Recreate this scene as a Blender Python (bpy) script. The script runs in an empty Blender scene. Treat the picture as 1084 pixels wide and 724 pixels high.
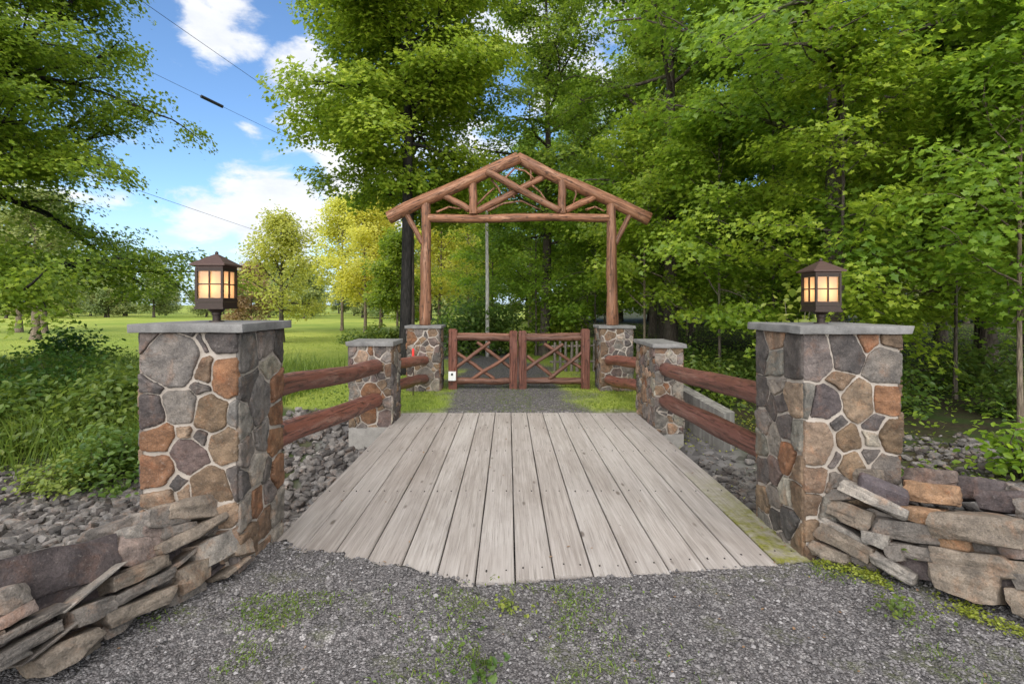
import bpy, bmesh, math, random
import numpy as np
from mathutils import Vector, Matrix, noise as mnoise

random.seed(7)
RNG = np.random.default_rng(7)
SC = bpy.context.scene
COL = SC.collection
R = math.radians

# ------------------------------------------------------------------ camera numbers
F, CX, CY, H = 545.0, 538.0, 322.0, 1.85          # survey of the photograph: focal length, vanishing point, eye height


def at(px, py, Y):
    return Vector(((px - CX) / F * Y, Y, H - (py - CY) / F * Y))


# ------------------------------------------------------------------ object helpers
def link(o, parent=None):
    COL.objects.link(o)
    if parent is not None:
        o.parent = parent
    return o


def tag(o, label=None, cat=None, group=None, kind=None):
    if label: o['label'] = label
    if cat: o['category'] = cat
    if group: o['group'] = group
    if kind: o['kind'] = kind
    return o


def empty(name, loc, label, cat, group=None):
    o = bpy.data.objects.new(name, None)
    o.location = loc
    o.empty_display_size = .2
    COL.objects.link(o)
    return tag(o, label, cat, group)


def copy_tree(o, parent=None):
    c = o.copy()
    COL.objects.link(c)
    if parent is not None:
        c.parent = parent
    for ch in o.children:
        copy_tree(ch, c)
    return c


class MB:
    """collects polygons of any kind and links them as one mesh object"""
    def __init__(s):
        s.v, s.f, s.m, s.n, s.c = [], [], [], 0, []

    def add(s, verts, faces, mi=0, col=None):
        verts = np.asarray(verts, float).reshape(-1, 3)
        b = s.n
        s.v.append(verts)
        s.n += len(verts)
        for f in faces:
            s.f.append([i + b for i in f])
        s.m += [mi] * len(faces)
        s.c.append(np.tile(np.array(col if col is not None else (1, 1, 1)), (len(verts), 1)))
        return b

    def box(s, c, d, mi=0, rot=None):
        v = np.array([[x, y, z] for x in (-.5, .5) for y in (-.5, .5) for z in (-.5, .5)]) * np.array(d)
        if rot is not None:
            v = v @ np.array(rot).T
        s.add(v + np.array(c), [(0, 1, 3, 2), (4, 6, 7, 5), (0, 4, 5, 1), (2, 3, 7, 6), (0, 2, 6, 4), (1, 5, 7, 3)], mi)

    def tube(s, pts, rad, n=10, mi=0, cap=True, wob=0, seed=0):
        pts = [Vector(p) for p in pts]
        if not hasattr(rad, '__len__'): rad = [rad] * len(pts)
        rg = random.Random(seed)
        V, Fc = [], []
        ref = None
        for i, p in enumerate(pts):
            d = (pts[min(i + 1, len(pts) - 1)] - pts[max(i - 1, 0)]).normalized()
            if ref is None:
                ref = d.orthogonal().normalized()
            ref = (ref - d * ref.dot(d)).normalized()
            b = d.cross(ref)
            for k in range(n):
                a = 2 * math.pi * k / n
                r = rad[i] * (1 + (wob * (mnoise.noise(Vector((math.cos(a) * 1.3 + seed, math.sin(a) * 1.3, i * .45 + seed)))) if wob else 0))
                V.append(p + (ref * math.cos(a) + b * math.sin(a)) * r)
        for i in range(len(pts) - 1):
            for k in range(n):
                Fc.append((i * n + k, i * n + (k + 1) % n, (i + 1) * n + (k + 1) % n, (i + 1) * n + k))
        if cap:
            Fc.append(tuple(range(n))[::-1])
            Fc.append(tuple((len(pts) - 1) * n + k for k in range(n)))
        s.add([tuple(v) for v in V], Fc, mi)

    def build(s, name, mats, parent=None, smooth=False, color=False):
        me = bpy.data.meshes.new(name)
        V = np.concatenate(s.v)
        me.from_pydata(V.tolist(), [], s.f)
        if not isinstance(mats, (list, tuple)): mats = [mats]
        for m in mats: me.materials.append(m)
        if len(mats) > 1:
            me.polygons.foreach_set('material_index', s.m)
        if smooth:
            me.polygons.foreach_set('use_smooth', [True] * len(me.polygons))
            if smooth is not True:
                me.set_sharp_from_angle(angle=smooth)
        if color:
            ca = me.color_attributes.new('tint', 'FLOAT_COLOR', 'POINT')
            c = np.concatenate(s.c)
            ca.data.foreach_set('color', np.concatenate([c, np.ones((len(c), 1))], 1).ravel())
        me.update()
        return link(bpy.data.objects.new(name, me), parent)


def np_mesh(name, V, faces, mats, parent=None, smooth=False, attrs=None, link_it=True):
    """uniform polygons: faces is an (n,k) array, or a list of such arrays"""
    if isinstance(faces, np.ndarray): faces = [faces]
    me = bpy.data.meshes.new(name)
    me.vertices.add(len(V))
    me.vertices.foreach_set('co', np.asarray(V, np.float32).ravel())
    idx = np.concatenate([f.ravel() for f in faces])
    tot = np.concatenate([np.full(len(f), f.shape[1]) for f in faces])
    st = np.concatenate([[0], np.cumsum(tot)[:-1]])
    me.loops.add(len(idx))
    me.loops.foreach_set('vertex_index', idx.astype(np.int32))
    me.polygons.add(len(tot))
    me.polygons.foreach_set('loop_start', st.astype(np.int32))
    if not isinstance(mats, (list, tuple)): mats = [mats]
    for m in mats: me.materials.append(m)
    me.polygons.foreach_set('use_smooth', np.full(len(tot), bool(smooth)))
    if attrs:
        for k, a in attrs.items():
            ca = me.color_attributes.new(k, 'FLOAT_COLOR', 'POINT')
            ca.data.foreach_set('color', np.asarray(a, np.float32).ravel())
    me.update(calc_edges=True)
    me.validate()
    o = bpy.data.objects.new(name, me)
    return link(o, parent) if link_it else o


# ------------------------------------------------------------------ numpy value noise
_T = np.random.default_rng(3).random((256, 256))


def vnoise(x, y):
    xi, yi = np.floor(x).astype(int), np.floor(y).astype(int)
    fx, fy = x - xi, y - yi
    fx, fy = fx * fx * (3 - 2 * fx), fy * fy * (3 - 2 * fy)
    g = lambda a, b: _T[a & 255, b & 255]
    return (g(xi, yi) * (1 - fx) + g(xi + 1, yi) * fx) * (1 - fy) + (g(xi, yi + 1) * (1 - fx) + g(xi + 1, yi + 1) * fx) * fy


def fbm(x, y, o=4):
    a, t, w = 0, 0, 1
    for i in range(o):
        a = a + w * vnoise(x * 2 ** i + 17 * i, y * 2 ** i + 31 * i); t += w; w *= .5
    return a / t


def sst(a, b, x):
    t = np.clip((x - a) / (b - a), 0, 1)
    return t * t * (3 - 2 * t)


# ------------------------------------------------------------------ materials
class NT:
    def __init__(s, name):
        s.m = bpy.data.materials.new(name)
        s.m.use_nodes = True
        s.t = s.m.node_tree
        s.t.nodes.clear()
        s.out = s.t.nodes.new('ShaderNodeOutputMaterial')

    def n(s, typ, **kw):
        nd = s.t.nodes.new('ShaderNode' + typ)
        for k, v in kw.items():
            if k.startswith('i_'):
                key = k[2:].replace('_', ' ')
                s.put(nd.inputs[key], v)
            else:
                setattr(nd, k, v)
        return nd

    def put(s, sock, v):
        if isinstance(v, bpy.types.NodeSocket):
            s.t.links.new(v, sock)
        else:
            if hasattr(sock.default_value, '__len__') and len(sock.default_value) == 4 and len(v) == 3:
                v = (*v, 1)
            sock.default_value = v

    def noise(s, vec, scale, detail=4, rough=.55, dist=0):
        nd = s.n('TexNoise', i_Scale=scale, i_Detail=detail, i_Roughness=rough, i_Distortion=dist)
        if vec is not None: s.put(nd.inputs['Vector'], vec)
        return nd.outputs['Fac']

    def vor(s, vec, scale, feature='F1', out='Distance', rand=1):
        nd = s.n('TexVoronoi', feature=feature, i_Scale=scale, i_Randomness=rand)
        if vec is not None: s.put(nd.inputs['Vector'], vec)
        return nd.outputs[out]

    def ramp(s, fac, stops, interp='LINEAR'):
        nd = s.n('ValToRGB')
        nd.color_ramp.interpolation = interp
        e = nd.color_ramp.elements
        while len(e) < len(stops): e.new(.5)
        for el, (p, c) in zip(e, stops):
            el.position = p
            if not hasattr(c, '__len__'): c = (c, c, c)
            el.color = (*c, 1)
        s.put(nd.inputs['Fac'], fac)
        return nd.outputs['Color']

    def mix(s, fac, a, b, mode='MIX'):
        nd = s.n('Mix', data_type='RGBA', blend_type=mode)
        s.put(nd.inputs[0], fac); s.put(nd.inputs[6], a); s.put(nd.inputs[7], b)
        return nd.outputs[2]

    def math(s, op, a, b=0., clamp=False):
        nd = s.n('Math', operation=op, use_clamp=clamp)
        s.put(nd.inputs[0], a); s.put(nd.inputs[1], b)
        return nd.outputs[0]

    def mapped(s, scale=(1, 1, 1), coord='Object'):
        tc = s.n('TexCoord')
        mp = s.n('Mapping', i_Scale=scale)
        s.put(mp.inputs['Vector'], tc.outputs[coord])
        return mp.outputs[0]

    def pos(s, scale=(1, 1, 1)):
        g = s.n('NewGeometry')
        mp = s.n('Mapping', i_Scale=scale)
        s.put(mp.inputs['Vector'], g.outputs['Position'])
        return mp.outputs[0]

    def bump(s, h, strength=.5, dist=.01, normal=None):
        nd = s.n('Bump', i_Strength=strength, i_Distance=dist, i_Height=h)
        if normal is not None: s.put(nd.inputs['Normal'], normal)
        return nd.outputs[0]

    def done(s, col, rough=.8, normal=None, spec=.3, **kw):
        b = s.n('BsdfPrincipled', i_Roughness=rough)
        s.put(b.inputs['Base Color'], col)
        b.inputs['Specular IOR Level'].default_value = spec
        for k, v in kw.items(): s.put(b.inputs[k.replace('_', ' ')], v)
        if normal is not None: s.put(b.inputs['Normal'], normal)
        s.t.links.new(b.outputs[0], s.out.inputs[0])
        return s.m


def rnd_island(t):
    return t.n('NewGeometry').outputs['Random Per Island']


def m_leaf(name, c1, c2, c3, trans=.42, tcol=(.30, .45, .04)):
    t = NT(name)
    g = rnd_island(t)
    cl = t.noise(t.mapped(), .55, 2)
    f = t.math('ADD', t.math('MULTIPLY', g, .6), t.math('MULTIPLY', cl, .55))
    col = t.ramp(f, [(.15, c1), (.55, c2), (.95, c3)])
    oi = t.n('ObjectInfo')
    col = t.mix(oi.outputs['Random'], t.mix(1, col, (.82, .92, .9), 'MULTIPLY'), t.mix(1, col, (1.25, 1.1, 1.0), 'MULTIPLY'))
    b = t.n('BsdfPrincipled', i_Roughness=.42)
    t.put(b.inputs['Base Color'], col)
    b.inputs['Specular IOR Level'].default_value = .35
    tr = t.n('BsdfTranslucent')
    t.put(tr.inputs['Color'], t.mix(.5, t.mix(1, col, (2.2, 2.2, 1.3), 'MULTIPLY'), tcol))
    mx = t.n('MixShader', i_Fac=trans)
    t.t.links.new(b.outputs[0], mx.inputs[1]); t.t.links.new(tr.outputs[0], mx.inputs[2])
    t.t.links.new(mx.outputs[0], t.out.inputs[0])
    return t.m


def m_bark(name, c1, c2, sc=1.0, moss=0.):
    t = NT(name)
    v = t.mapped((7 * sc, 7 * sc, 1.6 * sc))
    n1 = t.noise(v, 2.2, 6, .65)
    v2 = t.mapped((20 * sc, 20 * sc, 3 * sc))
    n2 = t.vor(v2, 1.2, 'DISTANCE_TO_EDGE')
    col = t.ramp(n1, [(.3, c1), (.7, c2)])
    col = t.mix(t.math('MULTIPLY', t.ramp(n2, [(0, 1), (.25, 0)]), .55), col, tuple(x * .35 for x in c1))
    if moss:
        mm = t.ramp(t.noise(t.mapped(), 1.7, 4), [(.52, 0), (.66, 1)])
        col = t.mix(t.math('MULTIPLY', mm, moss), col, (.10, .12, .05))
    h = t.math('ADD', n1, t.math('MULTIPLY', n2, .8))
    return t.done(col, .9, t.bump(h, .8, .02), .15)


def m_log(name, c1, c2, wear_sheen, axis=1, wear_sheen_amt=.5, spec=.3):
    """peeled and stained log: grain along the local axis"""
    t = NT(name)
    s = [16, 16, 16]; s[axis] = 1.1
    n1 = t.noise(t.mapped(tuple(s)), 1.5, 6, .65, .3)
    s2 = [45, 45, 45]; s2[axis] = 1.2
    n2 = t.noise(t.mapped(tuple(s2)), 1.2, 3, .6)
    s3 = [5, 5, 5]; s3[axis] = .9
    n3 = t.noise(t.mapped(tuple(s3)), 1.3, 5, .7, .8)
    col = t.ramp(n1, [(.25, c1), (.72, c2)])
    col = t.mix(t.math('MULTIPLY', t.ramp(n3, [(.53, 0), (.66, 1)]), wear_sheen_amt), col, wear_sheen)  # pale streaks: worn wood, on the rails also painted sheen
    oi = t.n('ObjectInfo')
    col = t.mix(oi.outputs['Random'], t.mix(1, col, (.72, .72, .74), 'MULTIPLY'), t.mix(1, col, (1.2, 1.12, 1.08), 'MULTIPLY'))
    s4 = [9, 9, 9]; s4[axis] = 2.2
    n4 = t.noise(t.mapped(tuple(s4)), 1.1, 6, .75, 1.2)
    col = t.mix(t.ramp(n4, [(.55, 0), (.62, .8)]), col, tuple(x * .35 for x in c1))
    crack = t.ramp(n2, [(.35, 1), (.43, 0)])
    col = t.mix(t.math('MULTIPLY', crack, .75), col, tuple(x * .3 for x in c1))
    kn = t.ramp(t.vor(t.mapped((4.5, 4.5, 4.5)), 1.2), [(.10, 1), (.2, 0)])
    col = t.mix(t.math('MULTIPLY', kn, .6), col, tuple(x * .35 for x in c1))
    h = t.math('SUBTRACT', t.math('ADD', n1, t.math('MULTIPLY', n3, .7)), t.math('MULTIPLY', crack, .6))
    return t.done(col, t.ramp(n1, [(.2, .38), (.8, .65)]), t.bump(h, .8, .018), spec)


def m_stone(name, tint=True, base=((.15, .13, .115), (.24, .2, .17)), var=1.0):
    t = NT(name)
    v = t.mapped()
    n1 = t.noise(v, 9, 6, .65)
    n2 = t.noise(v, 42, 5, .7)
    n3 = t.noise(v, 3.5, 4, .6)
    if tint:
        at_ = t.n('Attribute', attribute_name='tint')
        c = at_.outputs['Color']
    else:
        g = rnd_island(t)
        c = t.ramp(g, [(0, base[0]), (1, base[1])])
    n4 = t.noise(v, 6, 5, .7, .6)
    c = t.mix(t.ramp(n4, [(.52, .0), (.66, .55)]), c, t.mix(1, c, (1.4, 1.0, .76), 'MULTIPLY'))
    c = t.mix(t.ramp(n1, [(.38, .0), (.62, .85)]), c, t.mix(1, c, (.45, .46, .48), 'MULTIPLY'))
    c = t.mix(t.ramp(n3, [(.45, .0), (.75, .6)]), c, t.mix(1, c, (1.5, 1.42, 1.32), 'MULTIPLY'))
    c = t.mix(t.ramp(n2, [(.58, 0), (.72, .4)]), c, (.34, .30, .26))
    c = t.mix(t.ramp(n2, [(.3, .6), (.44, 0)]), c, (.03, .027, .025))
    n5 = t.noise(v, 110, 4, .75)
    c = t.mix(t.ramp(n5, [(.42, .55), (.6, 0)]), c, t.mix(1, c, (.5, .48, .46), 'MULTIPLY'))
    h = t.math('ADD', t.math('ADD', t.math('MULTIPLY', n1, 1.4), t.math('MULTIPLY', n2, .6)), t.math('MULTIPLY', n5, .3))
    return t.done(c, .85, t.bump(h, .95, .018), .25)


M = {}
# foliage
M['leaf_maple'] = m_leaf('maple leaf', (0.055, 0.105, 0.014), (0.125, 0.2, 0.022), (0.26, 0.34, 0.04), 0.5, (0.33, 0.45, 0.055))
M['leaf_forest'] = m_leaf('forest leaf', (0.06, 0.115, 0.016), (0.14, 0.215, 0.024), (0.28, 0.36, 0.042), 0.5, (0.33, 0.45, 0.055))
M['leaf_under'] = m_leaf('understorey leaf', (0.07, 0.135, 0.016), (0.16, 0.245, 0.026), (0.3, 0.39, 0.048), 0.52, (0.33, 0.45, 0.055))
M['leaf_tall'] = m_leaf('tall tree leaf', (0.08, 0.14, 0.015), (0.165, 0.24, 0.024), (0.31, 0.37, 0.042), 0.5, (0.33, 0.45, 0.055))
M['leaf_yellow'] = m_leaf('yellow sunlit leaf', (0.3, 0.32, 0.05), (0.46, 0.46, 0.09), (0.62, 0.59, 0.15), 0.5, (0.75, 0.7, 0.14))  # yellow-green leaf, with golden sunlight partly put into its colour
M['leaf_olive'] = m_leaf('olive spring leaf', (0.2, 0.24, 0.05), (0.33, 0.36, 0.08), (0.5, 0.49, 0.15), 0.5, (0.62, 0.62, 0.14))
M['leaf_pink'] = m_leaf('pink bronze leaf', (.20, .12, .07), (.32, .2, .11), (.42, .30, .16), .4, (.4, .25, .1))
M['leaf_far'] = m_leaf('far tree leaf', (0.12, 0.16, 0.06), (0.2, 0.25, 0.09), (0.32, 0.35, 0.13), 0.4, (0.35, 0.4, 0.12))
M['leaf_shrub'] = m_leaf('shrub leaf', (0.035, 0.075, 0.015), (0.075, 0.125, 0.024), (0.15, 0.2, 0.04), 0.42, (.34, .42, .07))
M['leaf_dark'] = m_leaf('dark shrub leaf', (.015, .045, .01), (.03, .075, .015), (.06, .12, .025))
M['leaf_lime'] = m_leaf('lime weed leaf', (0.07, 0.12, 0.02), (0.14, 0.19, 0.035), (0.22, 0.26, 0.06), 0.4, (.34, .42, .07))
M['grass'] = m_leaf('grass blade', (0.045, 0.085, 0.016), (0.09, 0.15, 0.026), (0.17, 0.23, 0.045), 0.4, (.34, .42, .07))
M['lawn'] = m_leaf('lawn blade', (0.09, 0.15, 0.022), (0.17, 0.24, 0.035), (0.28, 0.34, 0.06), 0.4, (.34, .42, .07))
M['weed_stem'] = None
M['moss'] = m_leaf('moss', (.10, .11, .012), (.16, .19, .02), (.24, .27, .05), .3)
M['weed_stem'] = M['leaf_shrub']
# bark
M['bark'] = m_bark('grey brown bark', (.05, .040, .032), (.14, .115, .09), 1, .5)
M['bark_dark'] = m_bark('dark bark', (.014, .013, .012), (.045, .04, .036), 1)  # bark in a very dark grey brown
M['bark_tan'] = m_bark('tan bark', (.13, .10, .07), (.28, .22, .16), 1)
M['bark_pale'] = m_bark('pale grey wood', (.38, .36, .32), (.62, .6, .55), 1)
# logs
M['log_arch'] = m_log('weathered arch log', (.085, .038, .021), (.27, .130, .068), (.36, .225, .145), 2, .6)
M['log_rail'] = m_log('dark red rail log', (.10, .036, .025), (.21, .080, .054), (.35, .25, .20), 2, .42, .6)  # pale streak colour serves as wear and as painted sky sheen
M['log_gate'] = m_log('stained gate log', (.07, .030, .019), (.19, .092, .057), (.33, .23, .17), 2, .5)
M['log_post'] = m_log('red gate post', (.075, .025, .016), (.17, .068, .042), (.25, .14, .10), 2, .4)
M['picket'] = m_log('grey old picket', (.10, .085, .07), (.24, .21, .18), (.36, .33, .30), 2, .4)
# stone
M['stone'] = m_stone('field stone')
M['slab'] = m_stone('dry wall stone')
M['riprap'] = m_stone('grey rubble rock', False, ((.06, .052, .048), (.26, .24, .222)))


def m_mortar():
    t = NT('pale mortar')
    v = t.mapped()
    n = t.noise(v, 70, 5, .7); n2 = t.noise(v, 5, 3)
    c = t.ramp(n2, [(.3, (.25, .212, .175)), (.7, (.39, .34, .29))])
    c = t.mix(t.ramp(n, [(.35, .5), (.5, 0)]), c, (.24, .2, .17))
    return t.done(c, .95, t.bump(n, .6, .006), .1)


def m_concrete(name, a, b, board=False):
    t = NT(name)
    v = t.mapped()
    n = t.noise(v, 6, 6, .65); n2 = t.noise(v, 90, 4, .7)
    c = t.ramp(n, [(.3, a), (.7, b)])
    c = t.mix(t.ramp(n2, [(.58, 0), (.7, .5)]), c, tuple(x * 1.5 for x in b))
    c = t.mix(t.ramp(n2, [(.3, .5), (.42, 0)]), c, tuple(x * .4 for x in a))
    h = t.math('ADD', n, t.math('MULTIPLY', n2, .5))
    if board:
        w = t.noise(t.mapped((9, 9, .35)), 1.5, 3)
        c = t.mix(t.ramp(w, [(.4, 0.), (.62, .7)]), c, tuple(x * .5 for x in a))
    return t.done(c, .85, t.bump(h, .5, .008), .2)


M['mortar'] = m_mortar()
M['cap'] = m_concrete('grey cap stone', (.10, .096, .091), (.20, .191, .18))
M['footing'] = m_concrete('grey footing concrete', (.19, .175, .155), (.30, .28, .25))
M['formed'] = m_concrete('board formed concrete', (.15, .14, .125), (.25, .235, .21), True)


def m_deck(name, moss):
    t = NT(name)
    oi = t.n('ObjectInfo')
    tc = t.n('TexCoord')
    off = t.n('VectorMath', operation='ADD')
    t.put(off.inputs[0], tc.outputs['Object'])
    sc = t.n('VectorMath', operation='SCALE'); sc.inputs['Scale'].default_value = 37.
    cmb = t.n('CombineXYZ'); t.put(cmb.inputs[0], oi.outputs['Random']); t.put(cmb.inputs[1], oi.outputs['Random'])
    t.t.links.new(cmb.outputs[0], sc.inputs[0]); t.t.links.new(sc.outputs[0], off.inputs[1])

    def mp(s):
        m = t.n('Mapping', i_Scale=s); t.t.links.new(off.outputs[0], m.inputs[0]); return m.outputs[0]
    g1 = t.noise(mp((60, 1.6, 30)), 1., 6, .65, .25)
    g2 = t.noise(mp((14, .6, 10)), 1., 5, .6, 1.2)
    g3 = t.noise(mp((140, 2.2, 60)), 1., 3, .6)
    big = t.noise(mp((1.3, .5, 1)), 1., 3)
    c = t.ramp(g1, [(.28, (.215, .188, .166)), (.5, (.31, .278, .250)), (.72, (.385, .352, .32))])
    c = t.mix(t.ramp(g2, [(.35, .5), (.55, 0)]), c, (.20, .172, .150))
    c = t.mix(t.math('MULTIPLY', oi.outputs['Random'], .6), c, t.mix(1, c, (.78, .74, .72), 'MULTIPLY'))
    c = t.mix(t.ramp(big, [(.45, 0), (.7, .35)]), c, (.37, .34, .315))
    wp = t.pos((1.1, .35, 1))
    c = t.mix(t.ramp(t.noise(wp, 1.6, 6, .65, .5), [(.48, 0), (.66, .55)]), c, t.mix(1, c, (.62, .58, .55), 'MULTIPLY'))
    crack = t.ramp(g3, [(.33, 1), (.40, 0)])
    c = t.mix(t.math('MULTIPLY', crack, .5), c, (.13, .11, .095))
    knv = mp((4.5, 1.5, 4))
    k = t.vor(knv, 1.)
    c = t.mix(t.ramp(k, [(.05, .85), (.10, 0)]), c, (.09, .07, .055))
    if moss:
        sep = t.n('SeparateXYZ'); t.t.links.new(tc.outputs['Object'], sep.inputs[0])
        # moss lies on the near half of the edge plank
        near = t.ramp(t.math('ADD', t.math('ADD', t.math('MULTIPLY', sep.outputs[1], .33), .62), t.math('MULTIPLY', t.noise(tc.outputs['Object'], 3, 4), .4)),
                      [(.25, 1), (.75, 0)])
        mo = t.math('MULTIPLY', near, t.ramp(t.noise(tc.outputs['Object'], 9, 5, .65), [(.28, 0), (.6, 1)]))
        c = t.mix(mo, c, t.ramp(t.noise(tc.outputs['Object'], 30, 4), [(.3, (.085, .085, .012)), (.7, (.19, .185, .035))]))
    h = t.math('SUBTRACT', t.math('ADD', t.math('MULTIPLY', g1, .6), t.math('MULTIPLY', g2, .5)), crack)
    return t.done(c, .8, t.bump(h, .45, .006), .25)


M['deck'] = m_deck('weathered deck plank', False)
M['deck_moss'] = m_deck('mossy deck plank', True)


def m_simple(name, col, rough=.6, metal=0., bump=0., bs=40, spec=.4):
    t = NT(name)
    v = t.mapped()
    n = t.noise(v, bs, 4)
    c = t.mix(t.ramp(n, [(.3, 0), (.75, .6)]), col, tuple(min(1, x * 1.6) for x in col))
    return t.done(c, rough, t.bump(n, bump, .004) if bump else None, spec, Metallic=metal)


M['bronze'] = m_simple('dark bronze metal', (.030, .019, .014), .5, .35, .15)
M['roof_bronze'] = m_simple('brown lantern roof', (.06, .034, .027), .5, .3, .15)
M['steel'] = m_simple('grey steel', (.18, .18, .18), .5, .6)
M['black'] = m_simple('black rubber', (.012, .012, .012), .6)
M['white'] = m_simple('white plastic', (.52, .51, .48), .45)
M['red'] = m_simple('red reflective tape', (.55, .03, .025), .4)
M['nail'] = m_simple('dark nail head', (.03, .025, .022), .6, .5)
M['beam'] = m_simple('dark bridge timber', (.06, .05, .042), .85, 0, .4, 12)


def m_pane():
    t = NT('amber lantern glass')
    n = t.noise(t.mapped(), 26, 3)
    tr = t.n('BsdfTranslucent'); tr.inputs[0].default_value = (.60, .47, .35, 1)
    em = t.n('Emission'); em.inputs['Strength'].default_value = .06
    t.put(em.inputs['Color'], t.ramp(n, [(.3, (1, .62, .36)), (.7, (1, .74, .48))]))
    ad = t.n('AddShader')
    t.t.links.new(tr.outputs[0], ad.inputs[0]); t.t.links.new(em.outputs[0], ad.inputs[1])
    gl = t.n('BsdfGlossy', i_Roughness=.25)
    mx = t.n('MixShader', i_Fac=.06)
    t.t.links.new(ad.outputs[0], mx.inputs[1]); t.t.links.new(gl.outputs[0], mx.inputs[2])
    t.t.links.new(mx.outputs[0], t.out.inputs[0])
    return t.m


M['pane'] = m_pane()
t = NT('glowing bulb')
e = t.n('Emission'); e.inputs[0].default_value = (1, .8, .5, 1); e.inputs[1].default_value = 12
t.t.links.new(e.outputs[0], t.out.inputs[0])
M['bulb'] = t.m


def m_ground():
    t = NT('ground')
    p = t.pos()
    at_ = t.n('Attribute', attribute_name='mask')
    sep = t.n('SeparateColor'); t.t.links.new(at_.outputs['Color'], sep.inputs[0])
    # gravel
    vd = t.n('TexVoronoi', i_Scale=78.); t.put(vd.inputs['Vector'], p)
    vc = t.n('SeparateColor'); t.t.links.new(vd.outputs['Color'], vc.inputs[0])
    vd2 = t.n('TexVoronoi', i_Scale=34.); t.put(vd2.inputs['Vector'], p)
    vc2 = t.n('SeparateColor'); t.t.links.new(vd2.outputs['Color'], vc2.inputs[0])
    gc = t.ramp(vc.outputs[0], [(0, (.068, .062, .061)), (.45, (.125, .115, .112)), (.85, (.185, .171, .166)), (1, (.27, .253, .245))])
    gc2 = t.ramp(vc2.outputs[0], [(0, (.06, .056, .055)), (.7, (.15, .142, .138)), (1, (.32, .3, .29))])
    gc = t.mix(t.math('GREATER_THAN', vc2.outputs[1], .62), gc, gc2)
    gc = t.mix(t.ramp(vd.outputs['Distance'], [(.35, 0), (.7, .65)]), gc, (.03, .028, .028))
    bg = t.noise(p, .9, 4)
    gc = t.mix(t.ramp(bg, [(.4, 0), (.7, .4)]), gc, t.mix(1, gc, (1.25, 1.2, 1.15), 'MULTIPLY'))
    # green film of weeds on the drive
    wn = t.noise(p, 2.1, 6, .7)
    gc = t.mix(t.math('MULTIPLY', t.ramp(wn, [(.54, 0), (.70, .6)]), 1.), gc, (.11, .12, .05))
    # grass
    gn = t.noise(p, 18, 6, .7); gn2 = t.noise(p, .12, 4); gn3 = t.noise(p, 1.1, 3)
    gr = t.ramp(gn, [(.25, (.075, .125, .020)), (.55, (.16, .23, .035)), (.8, (.26, .33, .06))])
    gr = t.mix(t.ramp(gn2, [(.35, 0), (.65, .8)]), gr, t.ramp(gn, [(.25, (.26, .28, .045)), (.8, (.45, .46, .11))]))  # bright yellow patches paint the sunlit look of the lawn into the grass
    gr = t.mix(t.ramp(gn3, [(.45, 0), (.75, .5)]), gr, (.16, .20, .04))
    # forest soil
    sn = t.noise(p, 14, 6, .7)
    so = t.ramp(sn, [(.25, (.020, .017, .011)), (.6, (.06, .048, .03)), (.85, (.12, .095, .06))])
    so = t.mix(t.ramp(t.noise(p, 1.3, 4), [(.42, 0), (.62, .75)]), so, (.035, .065, .014))
    # rubble bed
    rb = t.ramp(t.vor(p, 9, 'F1', 'Color'), [(0, (.05, .047, .045)), (1, (.16, .15, .145))])
    c = t.mix(sep.outputs[1], rb, gr)
    c = t.mix(sep.outputs[2], c, so)
    c = t.mix(sep.outputs[0], c, gc)
    hg = t.math('SUBTRACT', 1., vd.outputs['Distance'])
    hh = t.n('Mix', data_type='FLOAT'); t.put(hh.inputs[0], sep.outputs[0]); t.put(hh.inputs[2], gn); t.put(hh.inputs[3], hg)
    return t.done(c, .95, t.bump(hh.outputs[0], .9, .012), .1)


M['ground'] = m_ground()
t = NT('pebble')
g = rnd_island(t)
M['pebble'] = t.done(t.ramp(g, [(0, (.06, .055, .054)), (.5, (.115, .106, .103)), (.9, (.165, .153, .148)), (1, (.25, .235, .228))]), .9)

# ------------------------------------------------------------------ terrain
DX0, DX1, DY1 = -1.83, 2.19, 8.78
EDGE = lambda x: 3.42 + (x + .3) * .13                      # where the planks end towards the drive
SPILL = lambda x: np.where(x < -.25, 3.42 - (x + .25) * .36, 3.30)   # gravel lies over the plank ends on the left


def roadc(y):
    return .05 - np.where(y > 11.5, (np.maximum(y - 11.5, 0)) ** 1.5 * .06, 0)


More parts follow.
